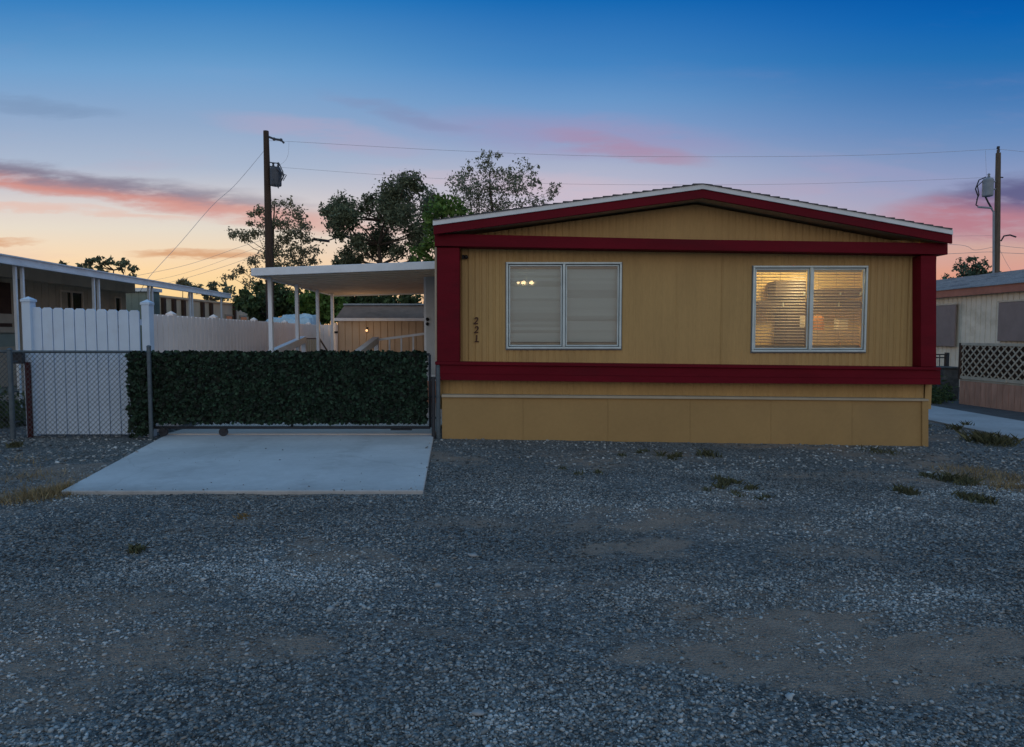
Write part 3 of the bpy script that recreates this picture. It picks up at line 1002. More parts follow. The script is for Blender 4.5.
# windows
def window(w, kind, mull_px):
    x0, x1, z0, z1 = w
    fw = 0.030
    mb = MB()
    Yf = YS - 0.035
    for a, b in (((x0, z0), (x1, z0 + fw)), ((x0, z1 - fw), (x1, z1)), ((x0, z0 + fw), (x0 + fw, z1 - fw)), ((x1 - fw, z0 + fw), (x1, z1 - fw))):
        mb.box((a[0], Yf, a[1]), (b[0], YS + 0.06, b[1]))
    mx = at(mull_px, 300, YS).x
    mb.box((mx - 0.019, Yf - 0.006, z0 + fw), (mx + 0.019, YS + 0.05, z1 - fw))
    # sash rails inside the frame
    for a, b in ((x0 + fw, mx - 0.019), (mx + 0.019, x1 - fw)):
        a, b, s = a + 0.009, b - 0.009, 0.02
        yb = Yf + 0.026
        u0, u1 = z0 + fw + 0.010, z1 - fw - 0.010
        mb.box((a, yb, u0), (b, yb + 0.024, u0 + s)); mb.box((a, yb, u1 - s), (b, yb + 0.024, u1))
        mb.box((a, yb, u0 + s), (a + s, yb + 0.024, u1 - s)); mb.box((b - s, yb, u0 + s), (b, yb + 0.024, u1 - s))
    fr = bevel(mb.build('window', alu, home), 0.004)
    mb = MB()
    mb.box((x0 - 0.012, YS - 0.012, z0 - 0.02), (x1 + 0.012, YS - 0.004, z0 - 0.002))
    mb.box((x0 - 0.012, YS - 0.012, z0), (x0 - 0.002, YS - 0.004, z1 + 0.006)); mb.box((x1 + 0.002, YS - 0.012, z0), (x1 + 0.012, YS - 0.004, z1 + 0.006))
    mb.box((x0 + 0.01, YS + 0.022, z0 + 0.01), (x1 - 0.01, YS + 0.03, z0 + fw + 0.016)); mb.box((x0 + 0.01, YS + 0.022, z1 - fw - 0.016), (x1 - 0.01, YS + 0.03, z1 - 0.01))
    mb.build('gasket', alu_dark, fr)
    for a, b in ((x0 + fw, mx - 0.019), (mx + 0.019, x1 - fw)):
        mb = MB()
        mb.box((a + 0.024, Yf + 0.036, z0 + fw + 0.025), (b - 0.024, Yf + 0.040, z1 - fw - 0.025))
        mb.build('pane', glass, fr)
        mb = MB()
        rr = random.Random(int(a * 100))
        if kind == 'closed':
            n = int((z1 - z0 - 0.17) / 0.044)
            for i in range(n):
                z = z0 + 0.105 + i * 0.044
                k = rr.uniform(-0.003, 0.003)
                tl = 0.006 + rr.uniform(0, 0.012) + (0.022 if rr.random() < 0.22 else 0)
                mb.add([(a + 0.015, YS + 0.10 + tl, z - 0.003 + k), (b - 0.012, YS + 0.10 + tl, z - 0.003), (b - 0.012, YS + 0.10 - 0.006, z + 0.049), (a + 0.015, YS + 0.10 - 0.006, z + 0.049 + k)], [(0, 1, 2, 3)])
            bl = mb.build('blind', blind_closed, fr)
        else:
            n = int((z1 - z0 - 0.14) / 0.045)
            for i in range(n):
                z = z0 + 0.09 + i * 0.045 + rr.uniform(-0.002, 0.002)
                mb.add([(a + 0.02, YS + 0.06, z + 0.001), (b - 0.02, YS + 0.06, z), (b - 0.02, YS + 0.106, z + 0.019), (a + 0.02, YS + 0.106, z + 0.019)], [(0, 1, 2, 3)])
            for q in (0.16, 0.5, 0.84):
                xx = a + (b - a) * q
                mb.box((xx - 0.0015, YS + 0.058, z0 + 0.07), (xx + 0.0015, YS + 0.060, z1 - 0.05))
            bl = mb.build('blind', blind_open, fr)
        mb = MB()
        mb.box((a + 0.012, YS + 0.065, z1 - 0.088), (b - 0.012, YS + 0.125, z1 - 0.052))
        mb.build('head_rail', strip_m, fr)
        mb = MB()
        mb.box((a + 0.012, YS + 0.075, z0 + 0.062), (b - 0.012, YS + 0.115, z0 + 0.088))
        mb.build('bottom_rail', strip_m, fr)


window(WINS[0], 'closed', 563.8)
window(WINS[1], 'open', 810.2)
# ledge inside right window
mb = MB()
# inner rooms: floor, ceiling and partitions (seen through the glass)
zc = floor_z + 2.12
px_ = at(660, 300, YS).x
mb.box((px_, YS + 0.16, floor_z + 0.062), (px_ + 0.08, 11.95, zc))
mb.box((px_ + 0.085, 11.95, floor_z + 0.062), (xr - 0.11, 12.03, zc))
mb.box((px_ + 0.085, YS + 0.02, zc), (xr - 0.11, 12.03, zc + 0.04))
mb.box((px_ + 0.085, YS + 0.16, floor_z + 0.064), (xr - 0.11, 11.94, floor_z + 0.075))
mb.box((xr - 0.19, YS + 0.2, floor_z + 0.08), (xr - 0.112, 11.94, zc - 0.01))
mb.build('kitchen_room', room_wall, home)
mb = MB()
mb.box((xl + 0.11, 13.4, floor_z + 0.062), (px_ - 0.004, 13.48, zc))
mb.box((xl + 0.11, YS + 0.02, zc), (px_ - 0.004, 13.48, zc + 0.04))
mb.build('front_room', room_grey, home)
# entrance door, swung out from the side wall
Yd = 13.8
d0, d1 = at(423.6, 273, Yd), at(437, 273, Yd)
mb = MB()
hing = xl - 0.004
mb.box((d0.x, Yd, 0.62), (hing, Yd + 0.045, d0.z))
dr = bevel(mb.build('door', white_metal, home), 0.006)
mb = MB()
mb.box((d0.x + 0.045, Yd - 0.008, 0.75), (hing - 0.06, Yd - 0.001, d0.z - 0.07))
mb.build('door_panel', mat('pale_blue_door_panel', (0.48, 0.53, 0.58), 0.5, 0.05), dr)
for py in (319.3, 324.0):
    mb = MB()
    q = at(427.6, py, Yd)
    mb.ball((q.x, Yd - 0.03, q.z), 0.036, 8)
    mb.tube([(q.x, Yd - 0.002, q.z), (q.x, Yd - 0.03, q.z)], 0.018, 8)
    mb.build('handle' if py > 320 else 'deadbolt', black_m, dr)

# things in the lit kitchen
Yk = 13.3


def kbox(name, x0, y0, x1, y1, Yf, depth, m, label, cat, extra=None):
    a, b = at(x0, y0, Yf), at(x1, y1, Yf)
    t = thing(name, ((a.x + b.x) / 2, Yf + depth / 2, b.z), label, cat)
    mb = MB(); mb.box((a.x, Yf, b.z), (b.x, Yf + depth, a.z))
    bevel(mb.build('body', m, t), 0.01)
    mb = MB()
    nd = max(1, int(round((b.x - a.x) / 0.45)))
    for i in range(nd):
        w = (b.x - a.x) / nd
        mb.box((a.x + i * w + 0.012, Yf - 0.018, b.z + 0.012), (a.x + (i + 1) * w - 0.012, Yf - 0.002, a.z - 0.012))
    dd = bevel(mb.build('door', m, t), 0.004)
    for i in range(nd):
        w = (b.x - a.x) / nd
        mb = MB()
        mb.box((a.x + (i + 1) * w - 0.05, Yf - 0.04, b.z + 0.03), (a.x + (i + 1) * w - 0.03, Yf - 0.019, b.z + 0.09))
        mb.build('handle', alu, dd)
    return t


kbox('wall_cabinet', 775, 281, 806, 297, 11.6, 0.34, cab_m, 'dark cabinet hung on the kitchen wall, seen through the lit left pane', 'cabinet')
kbox('wall_cabinet', 822, 288, 862, 297, 11.6, 0.34, cab_m, 'dark cabinet hung on the kitchen wall, seen through the lit right pane', 'cabinet')
kbox('refrigerator', 786, 313, 806, 372, 11.4, 0.5, cab_m, 'dark refrigerator in the lit kitchen with a white note on its door', 'refrigerator')
kbox('kitchen_counter', 810, 330, 866, 372, 11.45, 0.46, cab_light, 'cream kitchen counter behind the lit right window', 'counter')
kbox('wall_shelf', 757, 301.5, 868, 308.0, 11.7, 0.22, cab_m, 'long dark shelf across the kitchen wall behind the lit window', 'shelf')
a = at(799.5, 316, 11.37)
mb = MB(); mb.box((a.x, 11.350, a.z - 0.18), (a.x + 0.09, 11.353, a.z))
mb.build('note', paper_m, None, **tagd('white paper note stuck on the dark refrigerator', 'note'))
a = at(839, 329.6, 11.6)
mb = MB(); mb.box((a.x - 0.05, 11.53, a.z), (a.x + 0.12, 11.68, a.z + 0.17)); mb.box((a.x - 0.06, 11.52, a.z + 0.173), (a.x + 0.13, 11.69, a.z + 0.19))
bevel(mb.build('bread_box', paper_m, None, **tagd('pale lidded box on the kitchen counter behind the right window', 'box')), 0.01)
a = at(818, 329.6, 11.6)
mb = MB(); mb.lathe((a.x, 11.6, a.z), [(0.09, 0), (0.095, 0.02), (0.09, 0.2), (0.06, 0.24), (0.03, 0.25)], 14)
mb.build('canister', orange_m, None, smooth=True, **tagd('orange lidded canister on the kitchen counter, left of the pale box', 'canister'))
# lit ceiling lamp of the kitchen
kl = thing('ceiling_lamp', (4.65, 11.05, zc), 'round ceiling lamp lighting the kitchen behind the right window', 'lamp')
mb = MB(); mb.lathe((4.65, 11.05, zc - 0.03), [(0.02, 0.0), (0.17, 0.004), (0.17, 0.026)], 20); mb.build('base', white_metal, kl)
mb = MB(); mb.ball((4.65, 11.05, zc - 0.06), 0.14, 10, (1, 1, 0.45)); mb.build('lamp_shade', emis('lit_lamp_shade', (1.0, 0.68, 0.31), 6.0), kl, smooth=True)
ld = bpy.data.lights.new('kitchen_light', 'POINT')
ld.energy = 42
ld.color = (1.0, 0.73, 0.36)
ld.shadow_soft_size = 0.12
lo = bpy.data.objects.new('kitchen_light', ld)
COL.objects.link(lo)
lo.parent = kl
lo.location = (0, 0, -0.22)
# three-bulb fitting behind the left window's blind
Yl = 10.95
vf = thing('wall_light', at(526, 283, Yl), 'lit row of three round bulbs glowing behind the grey left blind', 'light fitting')
mb = MB()
a, b = at(516, 281, Yl), at(537, 285, Yl)
mb.box((a.x, Yl + 0.06, b.z), (b.x, Yl + 0.10, a.z))
mb.tube([((a.x + b.x) / 2, Yl + 0.08, a.z), ((a.x + b.x) / 2, Yl + 0.08, zc)], 0.012, 6)
mb.build('mount', alu, vf)
for x, rr_ in ((518.3, 0.018), (523.5, 0.034), (531.5, 0.034)):
    mb = MB(); p = at(x, 282.7, Yl); mb.ball(p, rr_, 10); mb.build('bulb', bulb_m, vf, smooth=True)

# ------------------------------------------------------------------ carport
YF, YK = 12.0, 18.7
c_fl, c_fr = at(252.5, 276, YF), at(437, 268.6, YF)
c_bl, c_br = at(334.5, 296.5, YK), at(440, 293, YK)
c_br.x = xl - 0.01; c_fr.x = xl - 0.01
cp = thing('carport', (-3, 15.2, 0.05), 'white flat-roofed carport on slim posts attached to the tan home', 'carport')
th = 0.135
mb = MB()
up = Vector((0, 0, 0.02))
for (a, b) in ((0, 0),):
    pts = [c_fl, c_fr, c_br, c_bl]
    lo_ = [p + Vector((0, 0, 0.035)) for p in pts]
    hi_ = [p + Vector((0, 0, th - 0.01)) for p in pts]
    mb.add(lo_ + hi_, [(3, 2, 1, 0), (4, 5, 6, 7), (0, 1, 5, 4), (1, 2, 6, 5), (2, 3, 7, 6), (3, 0, 4, 7)])
mb.build('roof', under_m, cp)
mb = MB()
hz = Vector((0, 0, th / 2))
for a, b in ((c_fl, c_fr), (c_fl, c_bl)):
    mb.bar(a + hz, b + hz, 0.05, th)
mb.bar(c_bl + hz, c_br + hz, 0.05, th)
bevel(mb.build('fascia', white_metal, cp), 0.006)
mb = MB()
n = 16
for i in range(1, n):   # pan seams on the underside
    f = i / n
    a, b = c_fl.lerp(c_bl, f), c_fr.lerp(c_br, f)
    mb.bar(a + Vector((0, 0, 0.03)), b + Vector((0, 0, 0.03)), 0.012, 0.016)
mb.build('roof_seams', under_m, cp)
for px in (271.5, 298.0, 318.5, 333.0):
    # on the outer edge line
    k = (px - 512) / F_PX
    a, b = c_fl, c_bl
    dxy = (b.x - a.x) / (b.y - a.y)
    Yp = (a.x + 0.12 - dxy * a.y) / (k - dxy)
    xp = k * Yp
    zt = a.z + (b.z - a.z) * (Yp - a.y) / (b.y - a.y)
    mb = MB(); mb.box((xp - 0.036, Yp - 0.036, 0.05), (xp + 0.036, Yp + 0.036, zt + 0.03))
    mb.box((xp - 0.07, Yp - 0.07, 0.05), (xp + 0.07, Yp + 0.07, 0.062))
    bevel(mb.build('post', white_metal, cp), 0.006)

# ------------------------------------------------------------------ entrance deck with stair rails
Yt = 15.0
dk = thing('entrance_deck', (-2.9, 16, 0.05), 'wooden entrance deck with white stair handrails under the carport', 'deck')
A, B = at(303.5, 339.5, Yt), at(376, 340, Yt)
Al, Bl = at(279.0, 350.5, 13.1), at(360.6, 352, 12.9)
C = at(435, 332.4, 14.9); C.x = min(C.x, xl - 0.02)
mb = MB()
mb.box((A.x - 0.1, Yt, 0.45), (xl - 0.12, 17.6, 0.53))
for k in range(3):
    mb.box((A.x + 0.05, Yt - 0.3 * (k + 1), 0.06), (B.x - 0.05, Yt - 0.3 * k - 0.004, 0.45 - 0.13 * (k + 1)))
mb.box((A.x - 0.08, Yt + 0.01, 0.05), (xl - 0.14, Yt + 0.04, 0.445))
mb.build('deck_floor', pink_board, dk)
Ae, Be = Al + (Al - A) * 0.25, Bl + (Bl - B) * 0.25
for (top, low) in ((A, Ae), (B, Be)):
    mb = MB(); mb.bar(top, low, 0.13, 0.14); bevel(mb.build('handrail', white_metal, dk), 0.005)
    mb = MB()
    mb.box((top.x - 0.045, Yt + 0.0, 0.5), (top.x + 0.045, Yt + 0.09, top.z - 0.03))
    mb.build('newel_post', white_metal, dk)
    mb = MB()
    mb.box((low.x - 0.045, low.y + 0.1, 0.05), (low.x + 0.045, low.y + 0.19, low.z + 0.01))
    mb.build('newel_post', white_metal, dk)
mb = MB(); mb.bar(B + Vector((0, 0.04, 0.0)), C + Vector((0, 0.04, 0)), 0.07, 0.05)
q = at(383, 345, Yt)
mb.bar(B + Vector((0.1, 0.05, -0.42)), C + Vector((0, 0.05, -0.5)), 0.04, 0.04)
for f in (0.22, 0.42, 0.62, 0.82):
    p = B.lerp(C, f); mb.box((p.x - 0.018, Yt + 0.03, 0.53), (p.x + 0.018, Yt + 0.06, p.z - 0.03))
mb.build('landing_rail', white_metal, dk)
# low brown-edged railing at the back of the deck
rl = MB()
p0, p1, p2 = at(303.5, 338.7, 16.6), at(319.5, 338.7, 16.6), at(328, 352, 16.6)
rl.bar(p0, p1, 0.04, 0.03); rl.bar(p1, p2, 0.035, 0.03)
rl.bar(p1, Vector((p1.x, p1.y, 0.53)), 0.035, 0.035, (0, 1, 0)); rl.bar(p0, Vector((p0.x, p0.y, 0.53)), 0.035, 0.035, (0, 1, 0))
rl.build('back_rail', dark_brown, dk)
mb = MB()
for k in range(7):
    p = p0.lerp(p1, (k + 0.5) / 7); mb.box((p.x - 0.022, 16.58, 0.53), (p.x + 0.022, 16.6, p.z - 0.02))
mb.build('back_pickets', strip_m, dk)

# ------------------------------------------------------------------ shed
Yw = 19.3
sh = thing('garden_shed', (-3, Yw + 1, 0), 'brown ribbed metal shed with low pitched roof behind the carport', 'shed')
e0, e1 = at(337.5, 319.2, Yw), at(470, 321, Yw)
mb = MB()
mb.corr((e0.x, Yw), (e1.x, Yw), 0.0, e0.z, 0.2, 0.03, 0.02, 1)
mb.box((e0.x, Yw + 0.03, 0), (e1.x, Yw + 2.2, e0.z - 0.02))
mb.build('wall', shed_wall, sh)
r0 = at(344.5, 305.2, Yw + 1.1)
mb = MB()
mb.add([(e0.x - 0.06, Yw - 0.08, e0.z + 0.0), (e1.x, Yw - 0.08, e0.z), (e1.x, Yw + 1.1, r0.z), (e0.x - 0.06, Yw + 1.1, r0.z), (e1.x, Yw + 2.3, e0.z), (e0.x - 0.06, Yw + 2.3, e0.z)],
       [(0, 1, 2, 3), (3, 2, 4, 5), (0, 3, 5), (1, 4, 2), (0, 5, 4, 1)])
mb.build('roof', shed_roof, sh)
mb = MB(); mb.box((e0.x - 0.08, Yw - 0.11, e0.z - 0.05), (e1.x, Yw - 0.082, e0.z + 0.03)); mb.build('eave_trim', white_metal, sh)
mb = MB(); mb.bar((e0.x - 0.08, Yw + 1.1, r0.z + 0.02), (e1.x, Yw + 1.1, r0.z + 0.02), 0.2, 0.05); mb.build('ridge_cap', blue_shingle, sh)
p = at(367.3, 330.5, Yw)
shl = bpy.data.lights.new('carport_fill', 'POINT')  # fill light added to brighten the carport ceiling, set off from the shed lamp
shl.energy = 8
shl.color = (1.0, 0.66, 0.36)
shl.shadow_soft_size = 0.15
lt = thing('shed_lamp', (p.x, Yw - 0.05, p.z), 'small lit amber lamp on the brown shed wall', 'lamp')
mb = MB(); mb.box((p.x - 0.03, Yw - 0.03, p.z - 0.05), (p.x + 0.03, Yw - 0.002, p.z + 0.09)); mb.build('bracket', black_m, lt)
mb = MB(); mb.ball((p.x, Yw - 0.08, p.z), 0.035, 8); mb.build('bulb', shed_lamp_m, lt, smooth=True)
shlo = bpy.data.objects.new('carport_fill', shl)
COL.objects.link(shlo)
shlo.parent = lt
shlo.location = (0, -1.3, 0.05)

# ------------------------------------------------------------------ vinyl fences
def cap(mb, x, y, w, z):
    mb.box((x - w / 2, y - w / 2, z), (x + w / 2, y + w / 2, z + 0.035))
    mb.add([(x - w / 2, y - w / 2, z + 0.036), (x + w / 2, y - w / 2, z + 0.036), (x + w / 2, y + w / 2, z + 0.036), (x - w / 2, y + w / 2, z + 0.036), (x, y, z + 0.085)],
           [(0, 1, 4), (1, 2, 4), (2, 3, 4), (3, 0, 4)])


YV = 10.42
vf1 = thing('vinyl_fence', (at(88, 430, YV).x, YV, 0), 'white vinyl picket fence panel facing the street behind the chain-link', 'fence', 'vinyl fence runs')
mb = MB()
xa, xb = at(34.5, 400, YV).x, at(142.5, 400, YV).x
npk = 10
wp = (xb - xa) / npk
for i in range(npk):
    x0, x1 = xa + i * wp + 0.007, xa + (i + 1) * wp - 0.007
    zt = at(0, 307.2 + 3.4 * i / npk, YV).z
    ds = 0.028
    yy = YV - 0.012
    mb.prism([(x0, yy, 0.03), (x1, yy, 0.03), (x1, yy, zt - ds), (x1 - ds, yy, zt), (x0 + ds, yy, zt), (x0, yy, zt - ds)], YV + 0.012)
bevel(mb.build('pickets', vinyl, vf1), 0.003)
for z in (0.25, 1.7):
    mb = MB()
    mb.box((xa - 0.01, YV + 0.014, z), (xb + 0.01, YV + 0.054, z + 0.09))
    mb.build('rail', vinyl, vf1)
for x0, x1, yt in ((24.4, 32.6, 302.0), (143.4, 151.0, 305.0)):
    a, b = at(x0, yt, YV), at(x1, yt, YV)
    mb = MB()
    mb.box((a.x, YV - 0.065, 0), (b.x, YV + 0.065, a.z))
    cap(mb, (a.x + b.x) / 2, YV, (b.x - a.x) + 0.03, a.z + 0.001)
    bevel(mb.build('post', vinyl, vf1), 0.003)
vf2 = thing('vinyl_fence', (-5.75, 15, 0), 'long pinkish vinyl fence running back along the driveway', 'fence', 'vinyl fence runs')
S0, S1 = Vector((at(151, 314, 10.6).x, 10.6, 0)), Vector((at(317.5, 324.5, 20.4).x, 20.4, 0))
z0_, z1_ = at(151, 314, 10.6).z, at(317.5, 324.8, 20.4).z
mb = MB()
L = (S1 - S0).length
n = int(L / 0.17)
d = (S1 - S0).normalized()
for i in range(n):
    a, b = S0 + d * (i * L / n + 0.011), S0 + d * ((i + 1) * L / n - 0.011)
    zt = z0_ + (z1_ - z0_) * i / n
    nn = Vector((d.y, -d.x, 0)) * 0.012
    pts = [a + Vector((0, 0, 0.03)), b + Vector((0, 0, 0.03)), b + Vector((0, 0, zt - 0.02)), b - d * 0.02 + Vector((0, 0, zt)), a + d * 0.02 + Vector((0, 0, zt)), a + Vector((0, 0, zt - 0.02))]
    mb.extrude([p + nn for p in pts], -2 * nn)
nf = 4
E0, E1 = S1, Vector((at(337, 325, 20.4).x, 20.4, 0))
for i in range(18):
    x0 = E0.x + i * 0.17
    mb.box((x0 + 0.005, 20.39, 0.03), (x0 + 0.165, 20.41, z1_))
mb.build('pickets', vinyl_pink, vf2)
for z in (0.25, z0_ - 0.18):
    mb = MB()
    mb.bar(S0 + Vector((-0.034, 0, z)), S1 + Vector((-0.034, 0, z)), 0.04, 0.09)
    mb.build('rail', vinyl_pink, vf2)
for Yp in (11.35, 13.05, 15.2, 17.4, 19.6):
    f = (Yp - S0.y) / (S1.y - S0.y)
    p = S0.lerp(S1, f)
    zt = z0_ + (z1_ - z0_) * f - 0.01
    mb = MB(); mb.box((p.x - 0.1, Yp - 0.06, 0), (p.x + 0.006, Yp + 0.06, zt)); cap(mb, p.x - 0.047, Yp, 0.125, zt + 0.001)
    mb.build('post', vinyl_pink, vf2)
p = at(335.3, 330, 19.2)
mb = MB(); mb.box((p.x - 0.04, 19.16, 0), (p.x + 0.04, 19.24, at(335, 323, 19.2).z)); 
gp = mb.build('post', vinyl_pink, vf2)
mb = MB(); q = at(336, 332.3, 19.15); mb.box((q.x - 0.04, 19.12, q.z - 0.03), (q.x + 0.05, 19.155, q.z + 0.03)); mb.build('hinge', black_m, gp)

# ------------------------------------------------------------------ chain-link fence and gate
YG = 10.20


def chain_mesh(mb, x0, x1, z0, z1, y, P=0.076, r=0.0034):
    c = []
    H, Lx = z1 - z0, x1 - x0
    k = -int(H / P) - 1
    while k * P < Lx:
        for sgn in (1, -1):
            # line x = x0 + k*P + (z - z0) for sgn 1, mirrored otherwise
            s0, s1 = max(0, -k * P), min(H, Lx - k * P)
            if s1 - s0 > 0.01:
                a, b = (k * P + s0, s0), (k * P + s1, s1)
                if sgn < 0:
                    a, b = (Lx - a[0], a[1]), (Lx - b[0], b[1])
                dy = 0.002 * sgn
                mb.tube([(x0 + a[0], y + dy, z0 + a[1]), (x0 + b[0], y + dy, z0 + b[1])], r, 4)
        k += 1


fz = at(70, 351.6, YG).z
cf = thing('chain_link_fence', (at(75, 437, YG).x, YG, 0), 'galvanised chain-link fence with top rail in front of white pickets', 'fence')
xs, xe = at(-60, 400, YG).x, at(150.2, 400, YG).x
mb = MB(); mb.tube([(xs, YG, fz), (xe, YG, fz - 0.005)], 0.021, 10); mb.build('top_rail', galv, cf, smooth=True)
mb = MB(); chain_mesh(mb, xs, xe, 0.04, fz - 0.01, YG - 0.022); mb.build('wire_mesh', wire_m, cf)
for px, r, zt in ((11.5, 0.036, fz + 0.03), (150.3, 0.030, at(150, 346.5, YG).z)):
    yp = YG - 0.15
    x = at(px, 400, yp).x
    mb = MB(); mb.tube([(x, yp, -0.05), (x, yp, zt)], r, 12)
    mb.ball((x, yp, zt), r * 1.12, 8, (1, 1, 0.7))
    for z in (0.25, 0.7, 1.15):
        mb.lathe((x, yp, z), [(r + 0.004, 0), (r + 0.004, 0.02)], 12)
        mb.box((x - 0.012, yp, z), (x + 0.012, YG, z + 0.02))
    mb.build('post', galv, cf, smooth=False)
x = at(12, 357, YG).x
mb = MB(); mb.box((x - 0.1, YG + 0.06, at(0, 364, YG).z), (x + 0.1, YG + 0.13, at(0, 351, YG).z)); mb.build('meter_box', darksteel, cf)


def ivy(mb, x0, x1, z0, z1, y, n, rs, ragged=0.05):
    x = x0 + (x1 - x0) * rs.random(n)
    z = z0 + (z1 - z0) * rs.random(n)
    z = z + np.where(z > z1 - 0.08, (rs.random(n) - 0.45) * ragged, 0) - np.where(z < z0 + 0.08, rs.random(n) * ragged, 0)
    x = x + np.where((x < x0 + 0.08) | (x > x1 - 0.08), (rs.random(n) - 0.5) * ragged, 0)
    yy = y - 0.065 * rs.random(n) ** 0.8
    s = 0.020 + 0.022 * rs.random(n)
    a = rs.random(n) * 6.283
    tx, tz = (rs.random(n) - 0.5) * 1.6, -0.3 - rs.random(n) * 0.9
    c = np.stack([x, yy, z], -1)
    uu = np.stack([np.cos(a), np.sin(a) * 0 + np.cos(a) * tx * 0.6, np.sin(a)], -1)
    vv = np.stack([-np.sin(a), tz, np.cos(a)], -1)
    uu /= np.linalg.norm(uu, axis=1, keepdims=True); vv /= np.linalg.norm(vv, axis=1, keepdims=True)
    uu *= s[:, None]; vv *= s[:, None]
    arr = np.stack([c - vv * 0.9, c - vv * 0.2 + uu * 0.8, c + vv * 0.5 + uu * 0.55, c + vv * 1.1, c + vv * 0.5 - uu * 0.55, c - vv * 0.2 - uu * 0.8], 1)
    mb.quads(arr)


rs = np.random.default_rng(11)
mb = MB()
ivy(mb, at(133, 400, YG).x, at(150, 400, YG).x, at(0, 430, YG).z, at(0, 354, YG).z, YG - 0.03, 1700, rs, 0.10)
mb.box((at(133, 400, YG).x, YG - 0.028, at(0, 426, YG).z), (at(149, 400, YG).x, YG - 0.025, at(0, 354, YG).z))
mb.build('ivy_cover', leaf_ivy, cf)

gt = thing('driveway_gate', (at(290, 437, YG).x, YG, 0.035), 'rolling driveway gate covered with dark artificial ivy', 'gate')
ga, gb = at(153.5, 400, YG).x, at(430, 400, YG).x
gz0, gz1 = at(0, 427.5, YG).z, at(0, 354.5, YG).z
mb = MB()
mb.tube([(ga, YG, gz0), (gb, YG, gz0)], 0.022, 10); mb.tube([(ga, YG, gz1), (gb, YG, gz1)], 0.02, 10)
for f in (0, 0.5, 1):
    x = ga + (gb - ga) * f; mb.tube([(x, YG, gz0), (x, YG, gz1)], 0.02, 10)
mb.build('frame', darksteel, gt, smooth=True)
mb = MB(); chain_mesh(mb, ga + 0.02, gb - 0.02, gz0 - 0.02, gz1, YG - 0.024, 0.062, 0.002); mb.build('wire_mesh', wire_m, gt)
mb = MB()
iz0, iz1 = at(0, 420.0, YG).z, at(0, 352.5, YG).z
ib = at(426.5, 400, YG).x
ivy(mb, ga, ib, iz0, iz1, YG - 0.035, 23000, rs, 0.05)
mb.box((ga + 0.02, YG - 0.032, iz0 + 0.03), (ib - 0.02, YG - 0.029, iz1 - 0.03))
mb.build('ivy_cover', leaf_ivy, gt)
for px in (163.5, 223.5):
    x = at(px, 430, YG).x
    mb = MB()
    mb.box((x - 0.035, YG - 0.03, 0.10), (x + 0.035, YG + 0.03, gz0 - 0.015))
    r_ = 0.065
    prof = [(x + r_ * math.cos(2 * math.pi * k / 16), YG - 0.02, 0.035 + r_ + r_ * math.sin(2 * math.pi * k / 16)) for k in range(16)]
    mb.prism(prof, YG + 0.02)
    mb.build('wheel', darksteel, gt)
mb = MB()
x = at(404, 430, YG).x
mb.box((x - 0.2, YG - 0.02, gz0 - 0.04), (x + 0.12, YG + 0.02, gz0 - 0.022)); mb.build('guide_bar', darksteel, gt)
mb = MB()
for px, w, yt in ((433.6, 0.03, 378), (438.4, 0.034, 366)):
    x = at(px, 400, YG).x
    mb = MB(); mb.tube([(x, YG - 0.03, -0.03), (x, YG - 0.03, at(0, yt, YG).z)], w, 12)
    mb.ball((x, YG - 0.03, at(0, yt, YG).z), w * 1.1, 8, (1, 1, 0.7))
    for z in (0.3, 0.62, 0.9):
        mb.lathe((x, YG - 0.03, z), [(w + 0.006, 0), (w + 0.006, 0.03)], 12)
    mb.build('latch_post', galv if px > 435 else darksteel, None, **tagd('grey steel gate post against the tan skirting corner' if px > 435 else 'thin dark latch post at the right end of the ivy gate', 'post'))
# faded red post
mb = MB()
a, b = at(25.5, 362, 10.32), at(33, 437, 10.32)
mb.box((a.x, 10.29, -0.02), (b.x, 10.34, a.z))
bevel(mb.build('red_post', rust_red, None, **tagd('short dark red post at the left end of the white fence', 'post')), 0.01)

# ------------------------------------------------------------------ neighbour on the left
def lineX(Y, x0, k=-0.07):
    return x0 + k * Y


nb = thing('neighbor_home', (-11.5, 17, 0), 'brown-sided mobile home with long white awning beyond the fence', 'mobile home')
wX = lambda Y: -10.64 - 0.07 * Y
eX = lambda Y: -8.34 - 0.07 * Y
Y0n, Y1n = 9.5, 21.6
mb = MB()
mb.corr((wX(Y0n), Y0n), (wX(Y1n), Y1n), 0.7, 2.99, 0.3, 0.03, 0.015, 1)
mb.add([(wX(Y1n), Y1n, 0), (wX(Y1n) - 4, Y1n, 0), (wX(Y1n) - 4, Y1n, 2.99), (wX(Y1n), Y1n, 2.99)], [(0, 1, 2, 3)])
mb.build('wall', brown_siding, nb)
mb = MB()
mb.extrude([(wX(Y0n) + 0.02, Y0n, 0), (wX(Y1n) + 0.02, Y1n, 0), (wX(Y1n) + 0.02, Y1n, 0.69), (wX(Y0n) + 0.02, Y0n, 0.69)], (-0.05, 0, 0)); mb.build('skirting', cream_dim, nb)
mb = MB()
mb.extrude([(wX(Y0n) + 0.30, Y0n, 2.86), (wX(Y1n) + 0.30, Y1n, 2.86), (wX(Y1n) + 0.30, Y1n, 3.16), (wX(Y0n) + 0.30, Y0n, 3.16)], (-0.28, 0, 0)); mb.build('eave_band', cream_dim, nb)
mb = MB()
mb.extrude([(wX(Y0n) + 0.3, Y0n, 3.18), (wX(Y1n) + 0.3, Y1n, 3.18), (wX(Y1n) - 4, Y1n, 3.18), (wX(Y0n) - 4, Y0n, 3.18)], (0, 0, 0.12)); mb.build('roof', blue_shingle, nb)
